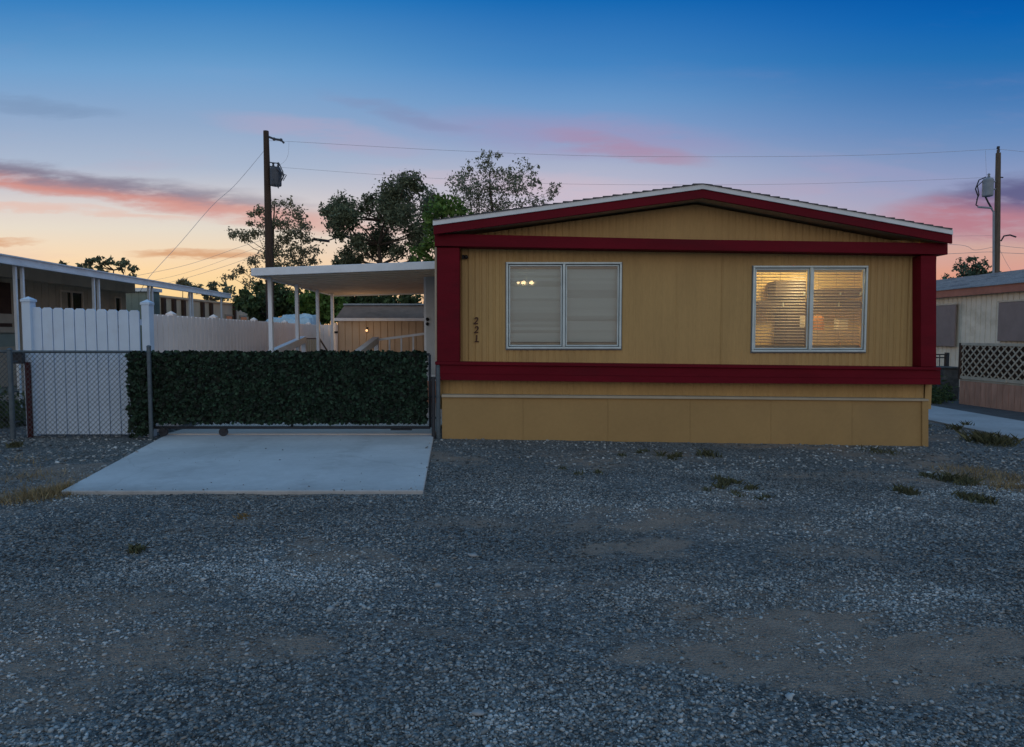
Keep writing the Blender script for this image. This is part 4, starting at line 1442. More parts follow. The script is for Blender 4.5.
# awning
Ye0, Ye1 = 9.5, 24.4
zA = lambda Y: at(0, 0, 1).z * 0 + 2.88
mb = MB()
pA, pB = Vector((eX(Ye0), Ye0, 2.90)), Vector((eX(Ye1), Ye1, 2.90))
qA, qB = Vector((wX(Ye0) + 0.31, Ye0, 3.17)), Vector((wX(Ye1) + 0.31, Ye1, 3.17))
mb.add([pA, pB, qB, qA] + [p + Vector((0, 0, 0.06)) for p in (pA, pB, qB, qA)], [(0, 1, 2, 3), (7, 6, 5, 4), (0, 4, 5, 1), (1, 5, 6, 2), (2, 6, 7, 3), (3, 7, 4, 0)])
mb.build('awning_roof', under_m, nb)
mb = MB(); mb.bar(pA + Vector((0.03, 0, 0.015)), pB + Vector((0.03, 0, 0.015)), 0.06, 0.16)
mb.bar(pA + Vector((0.07, 0, -0.05)), pB + Vector((0.07, 0, -0.05)), 0.03, 0.03)
mb.bar(pA + Vector((0.07, 0, 0.09)), pB + Vector((0.07, 0, 0.09)), 0.04, 0.025); mb.build('awning_fascia', drip_m, nb)
for Yp in (10.1, 12.8, 15.5, 18.2, 20.9, 23.6):
    for dxx, dyy_ in ((0, 0), (-0.02, 0.24)):
        if Yp > 23 and dyy_:
            continue
        x = eX(Yp + dyy_) - 0.02 + dxx
        mb = MB(); mb.box((x - 0.025, Yp + dyy_ - 0.025, 0), (x + 0.025, Yp + dyy_ + 0.025, 2.9)); mb.build('post', drip_m, nb)
mb = MB(); 
for Yp in (10.1, 11.0, 11.9, 12.8):
    pass
for (ya, yb, za, zb, nm) in ((18.07, 19.05, 1.75, 2.74, 'window'), (20.85, 21.2, 1.7, 2.72, 'window')):
    mb = MB()
    fw = 0.05
    X = wX((ya + yb) / 2) + 0.03
    for (a0, a1, b0, b1) in ((ya, yb, za, za + fw), (ya, yb, zb - fw, zb), (ya, ya + fw, za + fw, zb - fw), (yb - fw, yb, za + fw, zb - fw)):
        mb.box((X - 0.05, a0, b0), (X + 0.02, a1, b1))
    if yb - ya > 0.5:
        ym = (ya + yb) / 2
        mb.box((X - 0.05, ym - 0.02, za + fw), (X + 0.02, ym + 0.02, zb - fw))
    wn = mb.build('window', cream_dim, nb)
    mb = MB(); mb.box((X - 0.04, ya + fw, za + fw), (X - 0.02, yb - fw, zb - fw)); mb.build('pane', dark_glass, wn)
# porch with pale boards at the near end
pX = lambda Y: -9.75 - 0.07 * Y
mb = MB()
ya, yb = 11.5, 15.0
for z0p, z1p in ((1.80, 2.0), (1.60, 1.72)):
    mb.extrude([(pX(ya), ya, z0p), (pX(yb), yb, z0p), (pX(yb), yb, z1p), (pX(ya), ya, z1p)], (-0.04, 0, 0))
mb.extrude([(pX(ya), ya, 0.45), (pX(yb), yb, 0.45), (pX(yb), yb, 1.30), (pX(ya), ya, 1.30)], (-0.04, 0, 0))
mb.build('porch_rail', strip_m, nb)
mb = MB(); mb.extrude([(pX(ya) - 0.06, ya, 0.3), (pX(yb) - 0.06, yb, 0.3), (pX(yb) - 0.06, yb, 1.6), (pX(ya) - 0.06, ya, 1.6)], (-0.04, 0, 0)); mb.build('porch_panel', green_wall, nb)
mb = MB(); mb.box((wX(15.2) + 0.02, 15.0, 0.75), (wX(15.2) + 0.06, 15.95, 2.75)); dn = mb.build('door', dark_brown, nb)
mb = MB(); mb.ball((wX(15.2) + 0.1, 15.85, 1.7), 0.035, 8); mb.build('handle', alu, dn)
mb = MB()
for i in range(14):   # scalloped valance at the near end of the awning
    y = 11.0 + i * 0.13
    mb.box((eX(y) - 0.35, y + 0.01, 2.62 + 0.02 * (i % 2)), (eX(y) - 0.33, y + 0.12, 2.86))
mb.build('valance', under_m, nb)

# grey-green building end behind it
gsh = thing('green_building', (-12.6, 24, 0), 'grey-green building end with white eave beyond the long awning', 'building')
a, b = at(124, 291.5, 24.0), at(152, 291.5, 24.0)
mb = MB(); mb.corr((a.x - 2, 24.0), (b.x, 24.0), 0, a.z, 0.25, 0.02, 0.01, 1); mb.box((a.x - 2, 24.02, 0), (b.x, 24.5, a.z - 0.01)); mb.build('wall', green_wall, gsh)
mb = MB(); mb.box((a.x - 2.1, 23.9, a.z), (b.x + 0.05, 24.6, a.z + 0.12)); mb.build('roof', drip_m, gsh)
# long beige building with dark battens
bb = thing('beige_building', (-13.5, 31, 0), 'long low beige building with dark vertical posts behind the fence', 'building')
bX = -13.42
mb = MB(); mb.box((bX - 4, 25.6, 0), (bX, 37.5, 2.98)); mb.build('wall', beige_wall, bb)
mb = MB(); mb.box((bX - 4.1, 25.5, 2.985), (bX + 0.06, 37.6, 3.06)); mb.build('roof', beige_wall, bb)
for Yp in (26.3, 27.1, 27.9, 29.6, 30.45, 33.0, 35.0):
    mb = MB(); mb.box((bX + 0.003, Yp - 0.09, 0), (bX + 0.12, Yp + 0.09, 2.95)); mb.build('post', dark_brown, bb)
for ya in (32.0, 33.7):
    mb = MB(); mb.box((bX + 0.003, ya, 1.7), (bX + 0.04, ya + 0.9, 2.5)); wn = mb.build('window', strip_m, bb)
    mb = MB(); mb.box((bX + 0.042, ya + 0.08, 1.78), (bX + 0.05, ya + 0.82, 2.42)); mb.build('pane', dark_glass, wn)
# tarp-covered trailer beyond the back fence
rt = np.random.default_rng(5)
a, b = at(258, 325, 24.0), at(316, 325, 24.0)
nxp, nyp = 40, 14
mb = MB()
vs = []
for j in range(nyp):
    for i in range(nxp):
        fx, fy = i / (nxp - 1), j / (nyp - 1)
        edge = min(1, min(fx, 1 - fx) * 8 + 0.0, min(fy, 1 - fy) * 4)
        h = 0.9 + 1.25 * (max(edge, 0) ** 0.45)
        h += float(fbm(np.array(fx * 9.0), np.array(fy * 4.0), 14)) * 0.22 - 0.12 + (0.12 if 0.35 < fx < 0.9 and fy > 0.4 else 0)
        if edge <= 0:
            h = 0.55
        vs.append((a.x + (b.x - a.x) * fx, 23.6 + 1.9 * fy, h))
fs = [(j * nxp + i, j * nxp + i + 1, (j + 1) * nxp + i + 1, (j + 1) * nxp + i) for j in range(nyp - 1) for i in range(nxp - 1)]
tt = thing('covered_trailer', ((a.x + b.x) / 2, 24.5, 0), 'trailer under a crinkled silver-blue tarp beyond the back fence', 'trailer')
mb.add(vs, fs); mb.build('tarp', tarp_m, tt)
mb = MB(); mb.box((a.x + 0.1, 23.7, 0.4), (b.x - 0.1, 25.4, 0.56)); mb.build('chassis', darksteel, tt)
for x in (a.x + 0.7, b.x - 0.6):
    mb = MB(); mb.prism([(x + 0.32 * math.cos(2 * math.pi * k / 16), 23.66, 0.32 + 0.32 * math.sin(2 * math.pi * k / 16)) for k in range(16)], 23.86); mb.build('wheel', black_m, tt)

# ------------------------------------------------------------------ neighbour on the right
nr = thing('neighbor_home', (14, 20, -0.12), 'cream ribbed mobile home with blue-grey shingle roof right of the red house', 'mobile home')
xW = lambda Y: 13.35 - 0.03 * (Y - 17)
Ya, Yb_ = 13.0, 27.0
mb = MB()
mb.corr((xW(Ya), Ya), (xW(Yb_), Yb_), 0.0, 2.74, 0.2, 0.03, 0.02, -1)
mb.add([(xW(Ya), Ya, -0.1), (xW(Ya) + 5, Ya, -0.1), (xW(Ya) + 5, Ya, 2.7), (xW(Ya), Ya, 2.7)], [(0, 1, 2, 3)])
mb.build('wall', cream, nr)
mb = MB(); mb.extrude([(xW(Ya) - 0.2, Ya, 2.68), (xW(Yb_) - 0.2, Yb_, 2.68), (xW(Yb_) - 0.2, Yb_, 2.90), (xW(Ya) - 0.2, Ya, 2.90)], (0.05, 0, 0)); mb.build('fascia', pink_trim, nr)
mb = MB()
nC = 14
for k in range(nC):   # shingle courses stepping up the slope
    f0, f1 = k / nC, (k + 1) / nC
    x0o, x1o = -0.24 + 2.9 * f0, -0.24 + 2.9 * f1 + 0.02
    zz0, zz1 = 2.90 + 0.68 * f0 + 0.02, 2.90 + 0.68 * f1
    mb.add([(xW(Ya) + x0o, Ya, zz0), (xW(Yb_) + x0o, Yb_, zz0), (xW(Yb_) + x1o, Yb_, zz1), (xW(Ya) + x1o, Ya, zz1), (xW(Ya) + x0o, Ya, zz0 - 0.03), (xW(Yb_) + x0o, Yb_, zz0 - 0.03)],
           [(0, 1, 2, 3), (4, 5, 1, 0)])
mb.add([(xW(Ya) + 2.66, Ya, 3.58), (xW(Yb_) + 2.66, Yb_, 3.58), (xW(Yb_) + 5.4, Yb_, 2.9), (xW(Ya) + 5.4, Ya, 2.9)], [(0, 1, 2, 3)])
mb.build('roof', blue_shingle, nr)
def yfor(px):
    k = (px - 512) / F_PX
    return (13.35 + 0.03 * 17) / (k + 0.03)
for (p0, p1, z0p, z1p) in ((925, 957.5, 1.20, 2.44), (999, 1040, 1.38, 2.42)):
    ya, yb = yfor(p1), yfor(p0)
    mb = MB(); X = xW((ya + yb) / 2)
    mb.box((X - 0.09, ya, z0p), (X - 0.04, yb, z1p))
    wn = bevel(mb.build('window_shade', shade_m, nr), 0.01)
    mb = MB(); mb.bar((X - 0.07, ya - 0.05, z1p + 0.03), (X - 0.07, yb + 0.05, z1p + 0.03), 0.05, 0.04); mb.build('shade_rail', lattice_m, wn)
# lattice deck
ld_ = thing('lattice_deck', (11.6, 15, -0.12), 'raised deck with pale lattice railing and pinkish wood skirt, right edge', 'deck')
DX = lambda Y: 10.72 - 0.10 * (Y - 16.2)
Yd0, Yd1 = 12.2, 16.3
mb = MB()
n = 26
for i in range(n):
    a, b = Yd0 + (Yd1 - Yd0) * i / n, Yd0 + (Yd1 - Yd0) * (i + 1) / n - 0.012
    mb.extrude([(DX(a), a, -0.1), (DX(b), b, -0.1), (DX(b), b, 0.46), (DX(a), a, 0.46)], (0.02, 0, 0))
mb.extrude([(DX(Yd1), Yd1, -0.1), (xW(Yd1) - 0.1, Yd1, -0.1), (xW(Yd1) - 0.1, Yd1, 0.46), (DX(Yd1), Yd1, 0.46)], (0, -0.02, 0))
mb.build('skirt_boards', pink_board, ld_)
mb = MB(); mb.extrude([(DX(Yd0), Yd0, 0.462), (DX(Yd1), Yd1, 0.462), (xW(Yd1) - 0.1, Yd1, 0.462), (xW(Yd0) - 0.1, Yd0, 0.462)], (0, 0, 0.04)); mb.build('deck_floor', lattice_m, ld_)
mb = MB()
for z in (0.545, 1.335):
    mb.bar((DX(Yd0), Yd0, z), (DX(Yd1), Yd1, z), 0.05, 0.06)
mb.build('railing', lattice_m, ld_)
for Yp in (Yd1, 14.95, 13.6, Yd0):
    mb = MB()
    mb.box((DX(Yp) - 0.03, Yp - 0.03, 0.50), (DX(Yp) + 0.03, Yp + 0.03, 1.36 if Yp in (Yd1, Yd0) else 0.56))
    mb.build('railing_post', dark_brown if Yp == Yd1 else lattice_m, ld_)
mb = MB()
Lz = 0.75
s = -Lz
while s < Yd1 - Yd0:
    for sg in (1, -1):
        s0, s1 = max(0, -s), min(Lz, (Yd1 - Yd0) - s)
        if s1 > s0 + 0.02:
            a, b = (s + s0, s0), (s + s1, s1)
            if sg < 0:
                a, b = ((Yd1 - Yd0) - a[0], a[1]), ((Yd1 - Yd0) - b[0], b[1])
            off_ = 0.012 * sg
            mb.bar((DX(Yd0 + a[0]) + off_, Yd0 + a[0], 0.57 + a[1]), (DX(Yd0 + b[0]) + off_, Yd0 + b[0], 0.57 + b[1]), 0.010, 0.031)
    s += 0.195
mb.build('lattice', lattice_m, ld_)
# dark sheet added close behind the lattice in place of shade in its openings
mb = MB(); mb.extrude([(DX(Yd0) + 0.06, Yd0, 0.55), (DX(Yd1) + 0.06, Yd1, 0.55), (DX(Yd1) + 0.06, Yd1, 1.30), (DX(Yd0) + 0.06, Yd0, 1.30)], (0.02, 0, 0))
mb.build('shade_sheet', dark_brown, ld_)
# dark box against the cream home
a, b = at(943.5, 367, 17.5), at(959, 398, 17.5)
bn = thing('storage_bin', ((a.x + b.x) / 2, 17.8, -0.12), 'dark boxy storage bin between the lattice deck and the red corner', 'bin')
mb = MB(); mb.box((a.x, 17.5, -0.12), (b.x, 18.1, a.z - 0.05)); bevel(mb.build('body', bin_m, bn), 0.03, 3)
mb = MB(); mb.box((a.x - 0.02, 17.47, a.z - 0.048), (b.x + 0.02, 18.12, a.z)); bevel(mb.build('lid', bin_m, bn), 0.02, 3)
# black metal railing
rg = thing('metal_railing', (at(940, 380, 18).x, 18, -0.1), 'short black metal railing beside the cream home', 'railing')
mb = MB()
a, b = at(925, 354.5, 18), at(947, 354.5, 18)
for z in (a.z, a.z - 0.08):
    mb.bar((a.x, 18, z), (b.x, 18, z), 0.03, 0.03)
k = a.x
while k < b.x:
    mb.box((k - 0.008, 17.99, -0.1), (k + 0.008, 18.01, a.z)); k += 0.13
mb.build('bars', darksteel, rg)
mb = MB(); mb.box((b.x - 0.04, 17.96, -0.12), (b.x + 0.04, 18.04, a.z + 0.05)); mb.build('post', darksteel, rg)

# ------------------------------------------------------------------ vegetation
def leaf_cloud(mb, clumps, per, size, rs, flat=0.8, long=1.6, loose=0.72):
    for (c, r) in clumps:
        n = max(30, int(per * 8 * (r ** 2)))
        # leaves gather round a handful of twig ends inside each clump
        nt = max(5, int(n / 14))
        tw = np.clip(rs.normal(size=(nt, 3)), -1.9, 1.9) * r * loose * np.array([1, 1, flat])
        p = np.array(c) + tw[rs.integers(0, nt, n)] + rs.normal(size=(n, 3)) * min(0.13, r * 0.3)
        s = size * (0.6 + 0.8 * rs.random((n, 1)))
        u_ = rs.normal(size=(n, 3)); u_ /= np.linalg.norm(u_, axis=1, keepdims=True)
        w_ = rs.normal(size=(n, 3)); w_ = np.cross(u_, w_); w_ /= np.linalg.norm(w_, axis=1, keepdims=True)
        mb.quads(np.stack([p - u_ * s * long / 2, p + w_ * s * 0.38, p + u_ * s * long / 2, p - w_ * s * 0.38], 1))


def tree(name, label, Y, trunk_px, clumps_px, m, per=220, size=0.14, seed=1, spread=1.4, flat=0.8, r0=0.16, limb_r=0.035, cat='tree', long=1.6, group='trees behind the house', loose=0.72):
    rs_ = np.random.default_rng(seed)
    k = Y / F_PX
    tp = [at(x, y, Y) for x, y in trunk_px]
    base = Vector((tp[0].x, Y, 0))
    t = thing(name, base, label, cat, group)
    path = [base - Vector((0, 0, 0.1))] + [p + Vector((0, rs_.uniform(-.2, .2), 0)) for p in tp]
    mb_ = MB()
    nP = len(path)
    rad = [r0 * (1 - 0.8 * i / (nP - 1)) for i in range(nP)]
    mb_.tube(path, rad, 8)
    cl = []
    for (x, y, r) in clumps_px:
        p = at(x, y, Y) + Vector((0, rs_.uniform(-spread, spread), 0))
        cl.append((tuple(p), r * k * (0.72 if Y > 44 else 1.0)))
        # limb from the nearest lower trunk point
        cands = [q for q in path if q.z < p.z - 0.1] or [path[1]]
        q = cands[-1] if len(cands) == 1 else min(cands, key=lambda q_: (q_ - p).length + 0.25 * abs(q_.z - p.z))
        mid = q.lerp(p, 0.55) + Vector((rs_.uniform(-.15, .15), rs_.uniform(-.2, .2), -0.12 + rs_.uniform(-.1, .15)))
        mb_.tube([q, mid, p, p + (p - mid) * 0.25], [limb_r, limb_r * 0.7, limb_r * 0.35, limb_r * 0.15], 5)
        for _ in range(3):
            e = p + Vector(rs_.normal(size=3).tolist()) * (r * k * 0.55)
            mb_.tube([p, e], [limb_r * 0.3, limb_r * 0.12], 4)
    mb_.build('trunk', bark, t)
    c_ = MB()
    leaf_cloud(c_, cl, per, size, rs_, flat, long, loose)
    c_.build('crown', m, t)
    return t


tree('pine_tree', 'open olive-green pine right behind the dark utility pole', 32, [(274, 330), (273, 290), (272, 255), (273, 225), (276, 205)],
     [(283, 204, 6), (290, 211, 7), (297, 218, 5), (262, 209, 6), (255, 213, 5), (248, 222, 4), (240, 236, 6), (250, 238, 6), (259, 234, 6), (268, 226, 6), (287, 226, 8), (300, 224, 6), (296, 233, 8), (285, 240, 8), (306, 238, 6),
      (300, 249, 8), (313, 251, 5), (285, 255, 9), (265, 257, 6), (250, 261, 6), (241, 270, 6), (256, 272, 6), (299, 262, 8), (312, 261, 5), (236, 278, 5), (250, 285, 7), (262, 290, 7), (246, 299, 5), (285, 268, 8), (303, 272, 6), (270, 245, 5)],
     leaf_pine, 300, 0.085, 3, 0.8, 0.30, 0.13, 0.022, loose=0.95)
tree('evergreen_tree', 'broad dark evergreen with billowing crown behind the carport roof', 30, [(388, 320), (385, 285), (381, 265), (378, 245), (384, 220)],
     [(343, 208, 9), (336, 218, 10), (347, 222, 11), (331, 213, 5), (361, 206, 7), (369, 198, 5), (384, 199, 9), (398, 195, 12), (412, 187, 7), (396, 212, 13), (408, 221, 10), (380, 213, 8), (422, 193, 6), (430, 199, 9),
      (428, 213, 9), (374, 233, 9), (382, 243, 11), (370, 249, 7), (350, 236, 6), (341, 252, 6), (331, 258, 5), (354, 257, 6), (412, 232, 7), (418, 243, 7), (426, 238, 7), (402, 253, 5), (410, 258, 5), (431, 228, 7), (335, 232, 5), (391, 186, 6), (356, 222, 7), (363, 246, 6), (345, 262, 6)],
     leaf_dark, 900, 0.085, 8, 1.5, 0.9, 0.2, 0.05, loose=0.66)
tree('young_tree', 'sparse tall tree with airy twigs above the left roof slope', 27, [(496, 300), (494, 230), (493, 212), (490, 190), (490, 172)],
     [(492, 160, 4), (487, 169, 6), (471, 167, 4), (461, 171, 3), (469, 178, 6), (483, 184, 7), (495, 177, 6), (507, 167, 4), (513, 174, 5), (520, 180, 6), (533, 173, 3), (530, 183, 5), (539, 180, 3), (460, 184, 5), (464, 194, 7),
      (475, 197, 8), (490, 197, 8), (505, 191, 8), (517, 196, 7), (530, 197, 5), (546, 197, 4), (555, 194, 4), (551, 201, 4), (540, 206, 4), (465, 207, 7), (495, 209, 8), (480, 210, 8), (510, 209, 7), (525, 207, 5)],
     leaf_sparse, 620, 0.062, 12, 1.2, 1.0, 0.10, 0.012, loose=1.0)
tree('leafy_tree', 'bright yellow-green tree low beside the left roof corner', 25.5, [(436, 320), (438, 260), (440, 230), (443, 210)],
     [(446, 203, 8), (440, 211, 8), (453, 211, 7), (434, 222, 8), (430, 245, 7), (425, 254, 8), (433, 262, 8), (420, 263, 6), (440, 240, 9), (462, 210, 6), (445, 225, 9)],
     leaf_lime, 300, 0.12, 15, 0.7, 0.9, 0.12, 0.03)
# far trees left
tree('umbrella_tree', 'small umbrella-shaped tree above the long awning roof', 48, [(112, 310), (112, 285), (113, 270)],
     [(97, 264, 6), (103, 261, 6), (110, 263, 6), (118, 262, 6), (125, 264, 5), (129, 270, 5), (95, 269, 4), (118, 269, 4), (106, 268, 4), (131, 275, 4), (112, 273, 4)], leaf_dark, 90, 0.2, 21, 1.0, 0.75, 0.16, 0.05, group='far trees on the left')
tree('umbrella_tree', 'low dark tuft of a tree above the awning, left of the umbrella-shaped one', 50, [(78, 310), (78, 275)],
     [(70, 265, 3), (76, 267, 5), (83, 269, 4), (80, 272, 4)], leaf_dark, 90, 0.2, 22, 0.6, 0.7, 0.12, 0.04, group='far trees on the left')
tree('round_tree', 'dark dome-shaped tree above the beige building', 46, [(212, 320), (211, 300), (211, 290)],
     [(204, 288, 7), (213, 286, 8), (221, 291, 7), (211, 294, 8), (226, 297, 5), (200, 295, 5), (232, 301, 5)], leaf_dark, 110, 0.2, 23, 1.0, 0.75, 0.16, 0.05, group='far trees on the left')
tree('palm_tree', 'tiny thin-topped palm tree above the beige building', 60, [(183, 315), (183, 288)],
     [(179, 285, 3), (187, 284, 3), (183, 283, 2.5), (190, 287, 2)], leaf_pine, 60, 0.3, 24, 0.3, 0.5, 0.1, 0.03, group='far trees on the left', long=2.6)
# shrubs and trees behind the back fence
for i, (lab, Yb2, tr_, cl_, m_, pr) in enumerate((
        ('dark bushy tree behind the tarp-covered trailer', 28, [(272, 330), (272, 315)], [(258, 296, 9), (268, 304, 10), (282, 300, 10), (292, 306, 10), (275, 291, 8), (262, 312, 9), (288, 314, 9), (300, 300, 9), (252, 306, 6), (240, 305, 6), (243, 295, 5)], leaf_bush, 300),
        ('green bushy tree between the carport posts', 27, [(314, 330), (314, 315)], [(308, 300, 9), (318, 296, 9), (328, 300, 9), (312, 310, 10), (325, 311, 10), (304, 312, 8), (336, 306, 9), (318, 318, 9)], leaf_lime, 300),
        ('dark bush tops rising behind the brown shed', 29, [(372, 330), (370, 315)], [(346, 300, 8), (358, 298, 8), (370, 302, 8), (381, 297, 7), (392, 303, 7), (404, 298, 7), (415, 302, 7), (350, 292, 5), (388, 292, 4), (364, 307, 8), (400, 306, 7), (338, 296, 7), (340, 308, 8)], leaf_bush, 260))):
    tree('bushy_tree', lab, Yb2, tr_, cl_, m_, pr, 0.15, 31 + i, 0.8, 0.9, 0.14, 0.04, group='bushy trees behind the fence')
# pine on the right
tree('pine_tree', 'small dark pine peeking over the blue-grey roof', 40, [(972, 300), (972, 280), (972, 262)],
     [(972, 258, 3), (969, 263, 4), (976, 264, 4), (965, 268, 4), (973, 269, 5), (981, 268, 4), (985, 272, 5), (960, 273, 4), (970, 275, 5), (978, 276, 5), (955, 277, 4), (986, 277, 4), (990, 279, 4), (965, 279, 5), (996, 272, 3), (998, 278, 4)], leaf_teal, 200, 0.12, 41, 0.5, 0.9, 0.12, 0.04, group='trees on the right')
# shrubs by the right-hand home and at left
for lab, Ys, cl_, sd in (('dark shrub between the red corner and lattice deck', 17.2, [(941, 390, 8), (937, 396, 7), (946, 400, 5), (951, 401, 4)], 51),
                         ('low dark shrub under the black metal railing', 16.6, [(930, 388, 8), (933, 398, 8), (938, 402, 6), (925, 398, 8)], 52),
                         ('dark green shrub behind the chain-link at left', 11.6, [(-8, 415, 18), (8, 412, 16), (18, 420, 12), (2, 428, 14), (20, 428, 9), (-25, 410, 20)], 53)):
    rs_ = np.random.default_rng(sd)
    k = Ys / F_PX
    cl2 = [(tuple(at(x, y, Ys) + Vector((0, rs_.uniform(-.2, .2), 0))), r * k) for x, y, r in cl_]
    b0 = at(cl_[0][0], 400, Ys)
    t = thing('shrub', (b0.x, Ys, -0.1 if b0.x > 0 else 0), lab, 'shrub', 'dark shrubs')
    mb = MB()
    for c, r in cl2:
        mb.tube([(b0.x + (c[0] - b0.x) * 0.3, Ys, -0.12 if b0.x > 0 else -0.02), c], [0.02, 0.006], 5)
    mb.build('stem', bark, t)
    mb = MB(); leaf_cloud(mb, cl2, 900, 0.05, rs_, 0.9); mb.build('foliage', leaf_bush, t)


def tuft(px, py, wpx, hpx, n, m, label, seed, name='weed_tuft', lean=0.6, wide=None):
    rs_ = np.random.default_rng(seed)
    c = gpt(px, py)
    k = c.y / F_PX
    w, h = wpx * k, hpx * k
    # depth spread gives the patch a footprint
    x = c.x + rs_.normal(size=n) * w * 0.42
    y = c.y + rs_.normal(size=n) * w * 0.42
    cl_n = max(3, n // 40) if wide else 1
    ci = rs_.integers(0, cl_n, n)
    cxs, cys = c.x + rs_.normal(size=cl_n) * w * 0.45, c.y + rs_.normal(size=cl_n) * w * 0.45
    if wide:
        x, y = cxs[ci] + rs_.normal(size=n) * 0.03, cys[ci] + rs_.normal(size=n) * 0.03
    else:
        x, y = c.x + np.clip(rs_.normal(size=n), -2, 2) * w * 0.36, c.y + np.clip(rs_.normal(size=n), -2, 2) * w * 0.5
    z = gz(x, y)
    a = rs_.random(n) * 6.283
    hh = h * (0.15 + 0.85 * rs_.random(n) ** 1.8)
    ln = hh * lean * 1.6 * (0.3 + rs_.random(n))
    bw = 0.004 + 0.004 * rs_.random(n)
    b0 = np.stack([x, y, z - 0.005], -1)
    d_ = np.stack([np.cos(a), np.sin(a), np.zeros(n)], -1)
    s_ = np.stack([-np.sin(a), np.cos(a), np.zeros(n)], -1) * bw[:, None]
    upv = np.array([0, 0, 1.0])
    mid = b0 + d_ * (ln * 0.35)[:, None] + upv * (hh * 0.6)[:, None]
    tip = b0 + d_ * ln[:, None] + upv * hh[:, None]
    arr = np.stack([b0 - s_, b0 + s_, mid + s_ * 0.8, tip, mid - s_ * 0.8], 1)
    if wide:
        wide.quads(arr)
        return
    mb = MB(); mb.quads(arr)
    mb.build(name, m, None, **tagd(label, 'weed', 'weeds in the gravel'))


TUFTS = [(990, 443, 26, 13, 500, grass_green, 'large green weed clump at the gravel edge near the side road'),
         (957, 482, 22, 10, 360, grass_green, 'green weed patch in the dry spot below the tan skirting corner'),
         (976, 500, 22, 9, 300, grass_green, 'low weed patch nearest the camera on the right side'),
         (905, 493, 14, 9, 200, grass_green, 'small lone weed in the gravel below the right window'),
         (728, 485, 26, 8, 320, grass_green, 'upper weed patch in front of the middle of the skirting'),
         (740, 495, 34, 6, 260, grass_green, 'flat lower weed patch in front of the middle of the skirting'),
         (672, 457, 24, 7, 200, grass_green, 'thin weeds close to the tan skirting, left of the right window'),
         (708, 456, 16, 8, 160, grass_green, 'short weeds against the skirting under the wall centre'),
         (880, 452, 22, 6, 150, grass_green, 'faint weeds along the foot of the skirting near its right end'),
         (137, 551, 9, 9, 120, grass_green, 'single dark weed left in the gravel below the driveway'),
         (243, 518, 8, 6, 90, grass_dry, 'tiny dry weed just below the driveway edge'),
         (15, 447, 10, 7, 120, grass_green, 'small green weed by the chain-link post at the left edge'),
         (945, 429, 30, 7, 240, grass_green, 'dark weed strip beside the concrete lane behind the skirting corner'),
         (927, 477, 9, 7, 90, grass_green, 'slim weed between the lone weed and the dry spot'),
         (585, 473, 30, 5, 150, grass_green, 'sparse weeds in the gravel below the left window'),
         (640, 458, 30, 5, 140, grass_green, 'sparse weeds along the skirting right of the left window')]
weeds = MB()
for i, t in enumerate(TUFTS):
    tuft(*t, seed=100 + i, wide=weeds if t[2] > 23 and t[0] < 980 else None)
weeds.build('weeds', grass_green, None, kind='stuff')
# dry grass: a spread-out mass
mb = MB()
for i, (px, py, w, n) in enumerate(((48, 494, 34, 900), (75, 488, 20, 450), (25, 500, 30, 350), (30, 478, 40, 200), (100, 480, 18, 200), (995, 478, 44, 700), (1010, 488, 30, 450), (965, 470, 30, 250), (20, 462, 40, 130))):
    rs_ = np.random.default_rng(200 + i)
    c = gpt(px, py); k = c.y / F_PX
    x = c.x + rs_.normal(size=n) * w * k * 0.5; y = c.y + rs_.normal(size=n) * w * k * 0.4
    keep = ~in_drive(x, y); x, y = x[keep], y[keep]; n = len(x)
    a = rs_.random(n) * 6.283; hh = 0.03 + 0.08 * rs_.random(n) ** 1.5; ln = hh * (0.4 + rs_.random(n))
    b0 = np.stack([x, y, gz(x, y) - 0.004], -1)
    d_ = np.stack([np.cos(a), np.sin(a), 0 * a], -1); s_ = np.stack([-np.sin(a), np.cos(a), 0 * a], -1) * 0.0035
    tip = b0 + d_ * ln[:, None] + np.array([0, 0, 1.0]) * hh[:, None]
    mb.quads(np.stack([b0 - s_, b0 + s_, tip], 1))
o = mb.build('dry_grass', grass_dry, None, kind='stuff')

# notable pale stones
for i, (px, py, r, lab) in enumerate(((478, 714, 7, 'pale flat stone lying alone in the foreground gravel'), (245, 645, 6, 'pale stone left in the gravel below the driveway'), (473, 556, 5, 'small white stone in the gravel in front of the driveway corner'))):
    c = gpt(px, py); s = r * c.y / F_PX
    rs_ = np.random.default_rng(300 + i)
    bm = bmesh.new(); bmesh.ops.create_icosphere(bm, subdivisions=3, radius=1.0)
    for vtx in bm.verts:
        q = vtx.co
        j = 1 + 0.28 * (float(fbm(np.array(q.x * 1.6 + 5 + i), np.array(q.y * 1.6 + q.z * 1.3 + 3), 80 + i)) - 0.5) * 2
        vtx.co = Vector((q.x * s * j, q.y * s * 0.7 * j, q.z * s * 0.33 * j))
    me = bpy.data.meshes.new('stone'); bm.to_mesh(me); bm.free(); me.materials.append(stone_white)
    me.polygons.foreach_set('use_smooth', [True] * len(me.polygons))
    o = bpy.data.objects.new('stone', me); COL.objects.link(o); o.location = c + Vector((0, 0, s * 0.2)); o.rotation_euler = (0.05, 0.08, rs_.uniform(-.3, .3))
    for k_, v_ in tagd(lab, 'stone', 'pale stones in the gravel').items():
        o[k_] = v_
